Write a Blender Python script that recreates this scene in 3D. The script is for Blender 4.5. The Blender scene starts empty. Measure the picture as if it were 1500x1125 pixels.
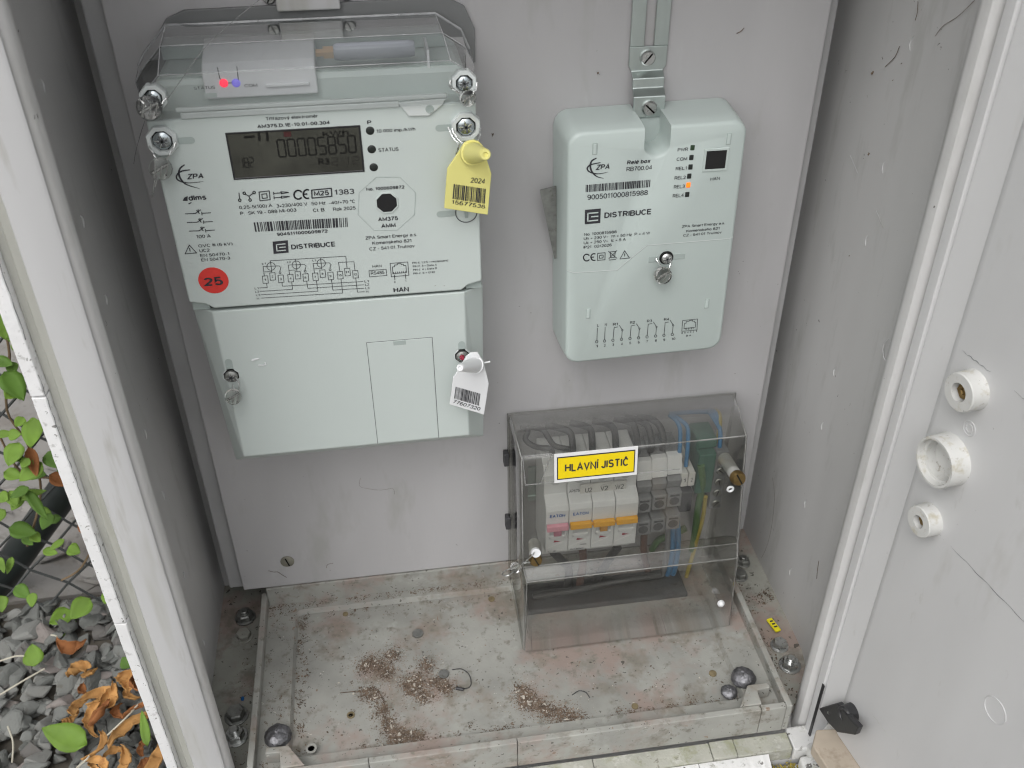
import bpy, bmesh, math, random
from mathutils import Vector, Matrix
random.seed(7)
SC = bpy.context.scene
COL = SC.collection
R = math.radians

# ------------------------------------------------------------------ camera
PITCH, YAW, ROLL, FPX = R(35.15), R(8.1), R(0.48), 1400.0
CAM = Vector((0.1455, -0.5820, 0.6004))
fwd = Vector((math.sin(YAW)*math.cos(PITCH), math.cos(YAW)*math.cos(PITCH), -math.sin(PITCH)))
rgt = Vector((math.cos(YAW), -math.sin(YAW), 0))
dwn = fwd.cross(rgt)
rr = rgt*math.cos(ROLL) + dwn*math.sin(ROLL)
dd = -rgt*math.sin(ROLL) + dwn*math.cos(ROLL)
cam_d = bpy.data.cameras.new('camera')
cam = bpy.data.objects.new('camera', cam_d)
COL.objects.link(cam)
m3 = Matrix((rr, -dd, -fwd)).transposed()
cam.matrix_world = Matrix.Translation(CAM) @ m3.to_4x4()
cam_d.sensor_width = 36.0
cam_d.lens = 36.0*FPX/1500.0
cam_d.clip_start = 0.01
cam_d.clip_end = 500
cam_d.dof.use_dof = True
cam_d.dof.focus_distance = 0.65
cam_d.dof.aperture_fstop = 20.0
SC.camera = cam

# ------------------------------------------------------------------ sky, sun, exposure (overcast)
SUN_EL, SUN_AZ = R(55), R(212)          # azimuth clockwise from +y; the sky opens to the front left
w = bpy.data.worlds.new('World'); SC.world = w; w.use_nodes = True
nt = w.node_tree; nt.nodes.clear()
sky = nt.nodes.new('ShaderNodeTexSky'); sky.sky_type = 'NISHITA'; sky.sun_disc = False
sky.sun_elevation = SUN_EL; sky.sun_rotation = SUN_AZ
sky.air_density = 1.0; sky.dust_density = 4.0; sky.ozone_density = 1.0
hs = nt.nodes.new('ShaderNodeHueSaturation'); hs.inputs['Saturation'].default_value = 0.12
bg = nt.nodes.new('ShaderNodeBackground'); bg.inputs['Strength'].default_value = 0.15
wo = nt.nodes.new('ShaderNodeOutputWorld')
nt.links.new(sky.outputs[0], hs.inputs['Color']); nt.links.new(hs.outputs[0], bg.inputs['Color']); nt.links.new(bg.outputs[0], wo.inputs[0])
sd = bpy.data.lights.new('sun', 'SUN'); sd.energy = 0.6; sd.angle = R(75); sd.color = (1.0, 0.98, 0.95)
sun = bpy.data.objects.new('sun', sd); COL.objects.link(sun)
tosun = Vector((math.sin(SUN_AZ)*math.cos(SUN_EL), math.cos(SUN_AZ)*math.cos(SUN_EL), math.sin(SUN_EL)))
sun.rotation_euler = tosun.to_track_quat('Z', 'Y').to_euler()
sun.location = tosun*5
SC.view_settings.view_transform = 'Standard'; SC.view_settings.look = 'None'
SC.view_settings.exposure = 0.28; SC.view_settings.gamma = 1.0
SC.render.engine = 'CYCLES'
SC.cycles.transparent_max_bounces = 20
SC.cycles.max_bounces = 6
SC.cycles.diffuse_bounces = 3
SC.cycles.glossy_bounces = 3
SC.cycles.filter_width = 1.15
SC.cycles.use_adaptive_sampling = True
SC.cycles.adaptive_threshold = .035
SC.cycles.adaptive_min_samples = 20
SC.cycles.use_denoising = True
SC.cycles.caustics_reflective = False; SC.cycles.caustics_refractive = False

# ------------------------------------------------------------------ survey helpers: a sight line met with a real plane of the place
def ray(u, v): return rr*((u-750)/FPX) + dd*((v-562.5)/FPX) + fwd
def at(u, v, y=None, z=None, x=None):
    r = ray(u, v)
    t = (y-CAM.y)/r.y if y is not None else (z-CAM.z)/r.z if z is not None else (x-CAM.x)/r.x
    return CAM + r*t

# ------------------------------------------------------------------ materials
MATS = {}
def rgb(c): return (c[0], c[1], c[2], 1.0) if len(c) == 3 else c
def mat(name, col, rough=.5, metal=0., var=.08, vscale=14., bump=0., bscale=300., spec=.5, dirt=None, specks=None, emit=None, coat=0., stretch=None, stain=None, island=None):
    """principled paint/plastic/metal; var = broad tone variation, dirt = (colour, scale, threshold, amount), specks = (colour, scale, size), stain the same as dirt"""
    m = bpy.data.materials.new(name); m.use_nodes = True
    t = m.node_tree; N = t.nodes; L = t.links
    b = N['Principled BSDF']
    b.inputs['Roughness'].default_value = rough; b.inputs['Metallic'].default_value = metal
    b.inputs['Specular IOR Level'].default_value = spec
    b.inputs['Coat Weight'].default_value = coat
    tc = N.new('ShaderNodeTexCoord'); vec = tc.outputs['Object']
    if stretch:
        mp = N.new('ShaderNodeMapping'); mp.inputs['Scale'].default_value = stretch
        L.new(vec, mp.inputs['Vector']); svec = mp.outputs[0]
    else: svec = vec
    def noise(v, sc, det=3, rgh=.6):
        n = N.new('ShaderNodeTexNoise'); n.inputs['Scale'].default_value = sc; n.inputs['Detail'].default_value = det; n.inputs['Roughness'].default_value = rgh
        L.new(v, n.inputs['Vector']); return n.outputs['Fac']
    def ramp(f, a, c):
        r = N.new('ShaderNodeMapRange'); r.inputs[1].default_value = a; r.inputs[2].default_value = c; r.clamp = True
        L.new(f, r.inputs[0]); return r.outputs[0]
    def mix(fac, a, c, amt=1.0):
        x = N.new('ShaderNodeMix'); x.data_type = 'RGBA'
        if amt != 1.0:
            mm = N.new('ShaderNodeMath'); mm.operation = 'MULTIPLY'; mm.inputs[1].default_value = amt; L.new(fac, mm.inputs[0]); fac = mm.outputs[0]
        L.new(fac, x.inputs[0])
        for s, k in ((a, 6), (c, 7)):
            if isinstance(s, tuple): x.inputs[k].default_value = rgb(s)
            else: L.new(s, x.inputs[k])
        return x.outputs[2]
    lo = tuple(k*(1-var) for k in col[:3]); hi = tuple(min(1, k*(1+var)) for k in col[:3])
    c = mix(ramp(noise(svec, vscale), .3, .7), lo, hi)
    if island:
        gi = N.new('ShaderNodeNewGeometry')
        for thr, ic in island:
            gt_ = N.new('ShaderNodeMath'); gt_.operation = 'GREATER_THAN'; gt_.inputs[1].default_value = thr; L.new(gi.outputs['Random Per Island'], gt_.inputs[0])
            c = mix(gt_.outputs[0], c, ic, .75)
    for d in (stain, dirt):
        if d:
            ds = d if isinstance(d, list) else [d]
            for q in ds: c = mix(ramp(noise(svec, q[1], 4, .68), q[2], q[2]+.14), c, q[0], q[3])
    if specks:
        for q in (specks if isinstance(specks, list) else [specks]):
            vo = N.new('ShaderNodeTexVoronoi'); vo.inputs['Scale'].default_value = q[1]
            wob = N.new('ShaderNodeTexNoise'); wob.inputs['Detail'].default_value = 0; wob.inputs['Scale'].default_value = q[1]*2.2; L.new(vec, wob.inputs['Vector'])
            wm = N.new('ShaderNodeVectorMath'); wm.operation = 'MULTIPLY_ADD'; wm.inputs[1].default_value = (1.1/q[1],)*3
            L.new(wob.outputs['Color'], wm.inputs[0]); L.new(vec, wm.inputs[2]); L.new(wm.outputs[0], vo.inputs['Vector'])
            sep = N.new('ShaderNodeSeparateColor'); L.new(vo.outputs['Color'], sep.inputs[0])
            sz = N.new('ShaderNodeMath'); sz.operation = 'MULTIPLY_ADD'; sz.inputs[1].default_value = q[2]; sz.inputs[2].default_value = -q[2]*(q[3] if len(q) > 3 else .6)
            L.new(sep.outputs[0], sz.inputs[0])
            lt = N.new('ShaderNodeMath'); lt.operation = 'LESS_THAN'; L.new(vo.outputs['Distance'], lt.inputs[0]); L.new(sz.outputs[0], lt.inputs[1])
            c = mix(lt.outputs[0], c, q[0], .8)
    L.new(c, b.inputs['Base Color'])
    if var > 0:
        r2 = N.new('ShaderNodeMapRange'); r2.inputs[3].default_value = max(.02, rough-.08); r2.inputs[4].default_value = min(1, rough+.1)
        L.new(noise(vec, vscale*3.1, 1), r2.inputs[0]); L.new(r2.outputs[0], b.inputs['Roughness'])
    if bump:
        bp = N.new('ShaderNodeBump'); bp.inputs['Strength'].default_value = bump; bp.inputs['Distance'].default_value = .001
        L.new(noise(svec, bscale, 2), bp.inputs['Height']); L.new(bp.outputs[0], b.inputs['Normal'])
    if emit:
        b.inputs['Emission Color'].default_value = rgb(emit[0]); b.inputs['Emission Strength'].default_value = emit[1]
    MATS[name] = m
    return m

def clear(name, tint, haze, rough=.06, fmax=.9, dust=(.6, .6, .58), dust_sheen=0.):
    """thin clear plastic: tinted see-through, mirror-like sheen that grows at grazing angles, a little dust film"""
    m = bpy.data.materials.new(name); m.use_nodes = True
    t = m.node_tree; N = t.nodes; L = t.links; N.clear()
    out = N.new('ShaderNodeOutputMaterial')
    tr = N.new('ShaderNodeBsdfTransparent'); tr.inputs[0].default_value = rgb(tint)
    gl = N.new('ShaderNodeBsdfGlossy'); gl.inputs['Roughness'].default_value = rough
    df = N.new('ShaderNodeBsdfDiffuse'); df.inputs[0].default_value = rgb(dust)
    lw = N.new('ShaderNodeLayerWeight'); lw.inputs[0].default_value = .5      # facing, the same from both sides of the sheet
    pw = N.new('ShaderNodeMath'); pw.operation = 'POWER'; pw.inputs[1].default_value = 4.2; L.new(lw.outputs['Facing'], pw.inputs[0])
    fr = N.new('ShaderNodeMath'); fr.operation = 'MULTIPLY_ADD'; fr.inputs[1].default_value = .90; fr.inputs[2].default_value = .04; L.new(pw.outputs[0], fr.inputs[0])
    tc = N.new('ShaderNodeTexCoord'); no = N.new('ShaderNodeTexNoise'); no.inputs['Scale'].default_value = 45; no.inputs['Detail'].default_value = 3; no.inputs['Roughness'].default_value = .7
    L.new(tc.outputs['Object'], no.inputs['Vector'])
    mr = N.new('ShaderNodeMapRange'); mr.inputs[1].default_value = .35; mr.inputs[2].default_value = .8; mr.inputs[3].default_value = haze*.4; mr.inputs[4].default_value = haze*1.8
    L.new(no.outputs['Fac'], mr.inputs[0])
    ge = N.new('ShaderNodeNewGeometry'); sx = N.new('ShaderNodeSeparateXYZ'); L.new(ge.outputs['True Normal'], sx.inputs[0])   # faces that look up are whitened: settled dust and imitated sky sheen
    up_ = N.new('ShaderNodeMath'); up_.operation = 'MULTIPLY'; up_.use_clamp = True; up_.inputs[1].default_value = dust_sheen; L.new(sx.outputs['Z'], up_.inputs[0])
    no2 = N.new('ShaderNodeMapRange'); no2.inputs[1].default_value = .3; no2.inputs[2].default_value = .7; no2.inputs[3].default_value = .55; no2.inputs[4].default_value = 1.25; L.new(no.outputs['Fac'], no2.inputs[0])
    um = N.new('ShaderNodeMath'); um.operation = 'MULTIPLY'; L.new(up_.outputs[0], um.inputs[0]); L.new(no2.outputs[0], um.inputs[1])
    ad = N.new('ShaderNodeMath'); ad.operation = 'ADD'; ad.use_clamp = True; L.new(mr.outputs[0], ad.inputs[0]); L.new(um.outputs[0], ad.inputs[1])
    m1 = N.new('ShaderNodeMixShader'); L.new(ad.outputs[0], m1.inputs[0]); L.new(tr.outputs[0], m1.inputs[1]); L.new(df.outputs[0], m1.inputs[2])
    m2 = N.new('ShaderNodeMixShader')
    mu = N.new('ShaderNodeMath'); mu.operation = 'MULTIPLY'; mu.inputs[1].default_value = fmax; L.new(fr.outputs[0], mu.inputs[0])
    L.new(mu.outputs[0], m2.inputs[0]); L.new(m1.outputs[0], m2.inputs[1]); L.new(gl.outputs[0], m2.inputs[2])
    L.new(m2.outputs[0], out.inputs[0])
    MATS[name] = m
    return m

DK = (.06, .055, .045)
mat('panel', (.475, .468, .473), .55, var=.09, vscale=9, stretch=(1, 1, .3), bump=.06, bscale=260, dirt=[((.37, .37, .345), 24, .56, .5), ((.54, .54, .54), 60, .60, .4)], specks=[(DK, 48, .75, .90), (DK, 130, 1.0, .90)])
mat('wall_paint', (.58, .577, .57), .5, var=.07, vscale=9, stretch=(1, 1, .25), stain=[((.42, .42, .40), 40, .56, .5)], dirt=[((.36, .36, .33), 16, .62, .5)], specks=[(DK, 44, .7, .88), (DK, 130, 1.0, .89)], bump=.05, bscale=500)
mat('sheet_grey', (.20, .205, .205), .5, var=.08)
mat('rail_paint', (.40, .40, .40), .55, var=.08)
mat('door_paint', (.62, .62, .62), .45, var=.06, vscale=10, stretch=(1, 1, .3), dirt=[((.46, .45, .42), 24, .62, .55), ((.40, .39, .35), 90, .66, .5)], specks=[(DK, 34, .7, .90), (DK, 100, .9, .92)], bump=.04, bscale=300)
mat('frame_paint', (.59, .59, .592), .55, var=.08, vscale=14, dirt=[((.46, .455, .41), 30, .52, .65), ((.40, .39, .35), 80, .60, .6)], stretch=(1, 1, .12), specks=[(DK, 60, .2, .93)])
mat('frame_groove', (.50, .50, .455), .7, var=.14, vscale=24, dirt=[((.36, .36, .29), 60, .52, .7), ((.58, .58, .56), 45, .56, .6)], stretch=(1, 1, .12), bump=.2, bscale=200)
mat('frame_white', (.83, .83, .83), .45, var=.03, dirt=[((.34, .33, .31), 150, .585, .8), ((.16, .16, .15), 260, .63, .8)], bump=.35, bscale=180, specks=[((.12, .12, .11), 130, 1.1, .80), ((.25, .25, .23), 260, 1.1, .75)])
mat('sill_moss', (.40, .40, .35), .85, var=.15, vscale=40, dirt=[((.26, .27, .16), 50, .50, .7), ((.60, .60, .56), 90, .56, .7), ((.13, .12, .09), 160, .60, .8)], bump=.4, bscale=260)
mat('sill_white', (.70, .70, .69), .6, var=.06, dirt=[((.36, .36, .28), 60, .54, .8), ((.15, .15, .12), 150, .58, .85)], specks=[(DK, 150, 1.1, .7)], bump=.4, bscale=200)
mat('tray', (.335, .335, .308), .7, var=.18, vscale=22, stain=[((.33, .235, .20), 16, .50, .65), ((.24, .20, .155), 30, .53, .6), ((.21, .21, .18), 60, .55, .5)], dirt=[((.46, .465, .44), 38, .60, .6), ((.17, .16, .13), 120, .58, .7)], specks=[(DK, 150, .9, .82), (DK, 330, 1.1, .74), ((.62, .60, .54), 230, 1.0, .84), ((.25, .17, .12), 110, 1.0, .82)], bump=.3, bscale=160)
mat('floor_dirty', (.36, .36, .32), .75, var=.15, vscale=24, stain=[((.34, .24, .21), 18, .48, .7), ((.18, .17, .14), 40, .52, .7)], specks=[(DK, 120, 1.1, .7), (DK, 280, 1.1, .7)], bump=.35, bscale=160)
mat('meter_plastic', (.585, .645, .622), .38, var=.015, vscale=8, bump=.06, bscale=1400, specks=[((.35, .36, .34), 60, .6, .93)])
mat('relay_plastic', (.54, .612, .588), .36, var=.015, vscale=8, bump=.03, bscale=900)
mat('boss_plastic', (.66, .70, .69), .4, var=.02)
mat('ink', (.035, .035, .042), .6, var=0)
mat('ink_grey', (.10, .105, .11), .6, var=0)
mat('recess', (.012, .012, .013), .5, var=0)
mat('slot_grey', (.40, .46, .44), .5, var=.05)
mat('lcd', (.052, .053, .043), .14, var=.35, vscale=30, spec=.6)
mat('lcd_segment', (.006, .006, .005), .3, var=0)
mat('lcd_faint', (.026, .025, .021), .3, var=0)
mat('bezel', (.02, .02, .022), .3, var=0)
mat('steel', (.62, .63, .62), .28, metal=1., var=.12, vscale=90, bump=.08, bscale=500)
mat('steel_dull', (.36, .365, .35), .52, metal=1., var=.2, vscale=120, dirt=[((.16, .15, .12), 140, .56, .7)], bump=.3, bscale=300)
mat('zinc', (.56, .62, .60), .36, metal=1., var=.10, vscale=40, stretch=(1, 1, .2))
mat('steel_blue', (.52, .57, .59), .22, metal=1., var=.15, vscale=120)
mat('boss_paint', (.60, .60, .58), .5, var=.06, vscale=30, dirt=[((.42, .38, .27), 90, .54, .7), ((.20, .16, .10), 260, .60, .8)], specks=[(DK, 200, 1.0, .85)])
mat('brass', (.24, .165, .07), .45, metal=1., var=.25, vscale=120, dirt=[((.12, .09, .05), 200, .55, .6)])
mat('gold', (.80, .60, .42), .3, metal=1., var=.05)
mat('rust_screw', (.30, .29, .24), .6, metal=.6, var=.2, vscale=90)
mat('white_module', (.80, .80, .82), .4, var=.02)
mat('white_plastic', (.80, .81, .82), .4, var=.02)
mat('yellow_tag', (.80, .75, .26), .42, var=.04)
mat('red_sticker', (.72, .055, .04), .5, var=.05)
mat('sign_yellow', (.92, .70, .005), .4, var=.02)
mat('sign_white', (.82, .82, .82), .45, var=.02)
mat('label_white', (.64, .63, .61), .6, var=.08, vscale=60)
mat('breaker_white', (.70, .705, .72), .38, var=.03)
mat('breaker_grey', (.52, .53, .54), .45, var=.05)
mat('orange', (.86, .42, .01), .4, var=.03)
mat('orange_dark', (.50, .23, .01), .4, var=.03)
mat('pink', (.78, .36, .44), .4, var=.03)
mat('pink_dark', (.48, .19, .26), .4, var=.03)
mat('eaton_blue', (.01, .10, .40), .5, var=0)
mat('red_mark', (.35, .03, .06), .5, var=0)
mat('terminal_grey', (.215, .22, .23), .5, var=.1)
mat('terminal_dark', (.06, .06, .065), .6, var=.1)
mat('green_plastic', (.03, .12, .08), .45, var=.1)
mat('wire_black', (.045, .045, .047), .45, var=.1)
mat('wire_blue', (.05, .20, .40), .4, var=.08)
mat('wire_green', (.08, .17, .05), .45, var=.1)
mat('wire_yellow', (.42, .33, .05), .45, var=.1)
mat('wire_brown', (.14, .07, .05), .5, var=.1)
mat('black_plastic', (.028, .028, .030), .4, var=.1, bump=.1, bscale=400)
mat('grey_antenna', (.36, .38, .42), .45, var=.04)
mat('brown_edge', (.42, .36, .29), .7, var=.12, vscale=30, dirt=[((.24, .19, .14), 60, .55, .6)])
mat('led_red', (.8, .02, .06), .3, var=0, emit=((1, .01, .06), .9))
mat('led_violet', (.22, .2, .7), .3, var=0, emit=((.25, .18, 1), .3))
mat('lcd_maroon', (.07, .02, .02), .3, var=0)
mat('led_orange', (.9, .20, .02), .3, var=0, emit=((1, .20, .005), .75))
mat('led_dark', (.02, .024, .022), .3, var=0)
mat('led_green', (.03, .06, .03), .3, var=0)
mat('gravel', (.14, .145, .135), .9, var=.25, vscale=60, dirt=[((.12, .11, .09), 90, .56, .6)], bump=.5, bscale=150, spec=.25, island=[(.35, (.185, .19, .178)), (.62, (.23, .23, .215)), (.84, (.245, .21, .195)), (.93, (.10, .10, .095))])
mat('slab_stone', (.31, .295, .275), .85, var=.2, vscale=6, spec=.2, island=[(.5, (.24, .23, .215)), (.8, (.34, .30, .28))], dirt=[((.20, .18, .16), 14, .50, .7), ((.12, .11, .09), 50, .56, .7)], bump=.5, bscale=60)
mat('earth', (.09, .08, .065), .95, var=.4, vscale=8, bump=.5, bscale=60)
mat('leaf_green', (.13, .225, .03), .62, spec=.3, var=.25, vscale=24)
mat('leaf_dark', (.075, .15, .02), .62, spec=.3, var=.25, vscale=24)
mat('leaf_brown', (.42, .23, .085), .9, spec=.15, bump=.4, bscale=140, var=.4, vscale=30, dirt=[((.20, .08, .03), 40, .55, .6)])
mat('leaf_rust', (.24, .10, .04), .9, spec=.15, var=.35, vscale=30)
mat('stem', (.16, .11, .06), .8, var=.2)
mat('straw', (.50, .47, .38), .8, var=.2)
mat('fence_wire', (.075, .08, .078), .5, metal=.4, var=.2)
mat('pole_black', (.016, .021, .020), .45, var=.2)
mat('soil', (.25, .18, .135), .95, var=.3, vscale=150)
mat('dirt_clod', (.15, .11, .08), .95, var=.5, vscale=240)
mat('dirt_pale', (.50, .46, .40), .9, var=.3, vscale=200)
mat('moss', (.30, .24, .05), .95, var=.5, vscale=130)
mat('yellow_marker', (.85, .75, .02), .4, var=.05)
mat('blue_bit', (.01, .13, .40), .4, var=0)
clear('clear_cover', (.97, .98, .98), .018, .04, 2.6, (.72, .75, .76), .05)
clear('smoke_cover', (.87, .87, .85), .010, .06, 1.6, (.60, .60, .60), .05)
sg_ = bpy.data.materials.new('seal_clear'); sg_.use_nodes = True; MATS['seal_clear'] = sg_
_b = sg_.node_tree.nodes['Principled BSDF']; _b.inputs['Transmission Weight'].default_value = 1.0; _b.inputs['Roughness'].default_value = .06; _b.inputs['IOR'].default_value = 1.46; _b.inputs['Base Color'].default_value = (1, 1, .98, 1)
clear('edge_clear', (.90, .91, .91), .30, .08, 2.0, (.78, .79, .80), .3)  # pale haze in the colour makes the edge tubes look lit
clear('edge_smoke', (.72, .72, .70), .16, .08, 2.0, (.66, .66, .65), .3)  # lighter than the shell, to imitate highlights on its folds
clear('nylon', (.75, .76, .75), .25, .15, 1.5, (.75, .75, .75))

# ------------------------------------------------------------------ mesh helpers
class MB:
    def __init__(s): s.v = []; s.f = []
    def poly(s, pts):
        i = len(s.v); s.v += [tuple(p) for p in pts]; s.f.append(tuple(range(i, i+len(pts)))); return s
    def box(s, a, b):
        x0, x1 = sorted((a[0], b[0])); y0, y1 = sorted((a[1], b[1])); z0, z1 = sorted((a[2], b[2]))
        i = len(s.v)
        s.v += [(x0,y0,z0),(x1,y0,z0),(x1,y1,z0),(x0,y1,z0),(x0,y0,z1),(x1,y0,z1),(x1,y1,z1),(x0,y1,z1)]
        s.f += [tuple(i+k for k in q) for q in ((0,3,2,1),(4,5,6,7),(0,1,5,4),(1,2,6,5),(2,3,7,6),(3,0,4,7))]
        return s
    def loft(s, rings, cap=True, closed=True):
        i = len(s.v); n = len(rings[0])
        for r in rings: s.v += [tuple(p) for p in r]
        for k in range(len(rings)-1):
            for j in range(n if closed else n-1):
                a = i+k*n+j; b = i+k*n+(j+1) % n
                s.f.append((a, b, b+n, a+n))
        if cap:
            s.f.append(tuple(i+j for j in reversed(range(n))))
            s.f.append(tuple(i+(len(rings)-1)*n+j for j in range(n)))
        return s
    def prism(s, pts, vec):
        v = Vector(vec); return s.loft([[Vector(p) for p in pts], [Vector(p)+v for p in pts]])
    def tube(s, path, r, n=6, cap=True):
        path = [Vector(p) for p in path]; rings = []
        up = Vector((0.31, 0.52, 0.8)).normalized()
        for k, p in enumerate(path):
            t = (path[min(k+1, len(path)-1)] - path[max(k-1, 0)])
            if t.length < 1e-9: t = Vector((0, 0, 1))
            t.normalize()
            a = up - t*up.dot(t)
            if a.length < .05: a = Vector((1, 0, 0)) - t*t.x
            a.normalize(); b = t.cross(a); up = a
            q = r[k] if isinstance(r, (list, tuple)) else r
            rings.append([p + (a*math.cos(2*math.pi*j/n) + b*math.sin(2*math.pi*j/n))*q for j in range(n)])
        return s.loft(rings, cap)
    def lathe(s, o, axis, prof, n=20, phase=0.):
        """prof: list of (distance along axis, radius)"""
        o = Vector(o); ax = Vector(axis).normalized()
        a = ax.orthogonal().normalized(); b = ax.cross(a)
        rings = [[o + ax*h + (a*math.cos(2*math.pi*j/n+phase) + b*math.sin(2*math.pi*j/n+phase))*max(q, 1e-5) for j in range(n)] for h, q in prof]
        return s.loft(rings, True)
    def build(s, name, m, parent=None, smooth=None, bevel=None, seg=2):
        me = bpy.data.meshes.new(name); me.from_pydata(s.v, [], s.f); me.update()
        bm = bmesh.new(); bm.from_mesh(me); bmesh.ops.recalc_face_normals(bm, faces=bm.faces); bm.to_mesh(me); bm.free()
        if smooth is not None:
            for p in me.polygons: p.use_smooth = True
            me.set_sharp_from_angle(angle=R(smooth))
        me.materials.append(MATS[m] if isinstance(m, str) else m)
        return put(name, me, parent, bevel, seg)
def put(name, me, parent=None, bevel=None, seg=2):
    o = bpy.data.objects.new(name, me); COL.objects.link(o)
    if parent is not None: adopt(o, parent)
    if bevel:
        b = o.modifiers.new('bevel', 'BEVEL'); b.width = bevel; b.segments = seg; b.limit_method = 'ANGLE'; b.angle_limit = R(30)
    return o
WORLD_OF = {}
def adopt(o, parent):
    o.parent = parent
    o.matrix_parent_inverse = WORLD_OF.get(parent.name, Matrix.Identity(4)).inverted()
def tag(o, label, cat, group=None, kind=None):
    o['label'] = label; o['category'] = cat
    if group: o['group'] = group
    if kind: o['kind'] = kind
    return o
def thing(name, loc, label, cat, group=None):
    o = bpy.data.objects.new(name, None); COL.objects.link(o); o.location = loc; o.empty_display_size = .02
    WORLD_OF[o.name] = Matrix.Translation(Vector(loc))
    return tag(o, label, cat, group)
def box(name, a, b, m, parent=None, bevel=None, seg=2, smooth=None): return MB().box(a, b).build(name, m, parent, smooth, bevel, seg)
def arc(cx, cz, rx, rz, a0, a1, n, y): return [Vector((cx+rx*math.cos(R(a0+(a1-a0)*k/n)), y, cz+rz*math.sin(R(a0+(a1-a0)*k/n)))) for k in range(n+1)]
def spline(pts, n=6):
    P = [Vector(p) for p in pts]; out = []
    for i in range(len(P)-1):
        p0, p1, p2, p3 = P[max(i-1, 0)], P[i], P[i+1], P[min(i+2, len(P)-1)]
        for k in range(n):
            t = k/n
            out.append(.5*((2*p1) + (p2-p0)*t + (2*p0-5*p1+4*p2-p3)*t*t + (3*p1-p0-3*p2+p3)*t**3))
    return out + [P[-1]]

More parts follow.
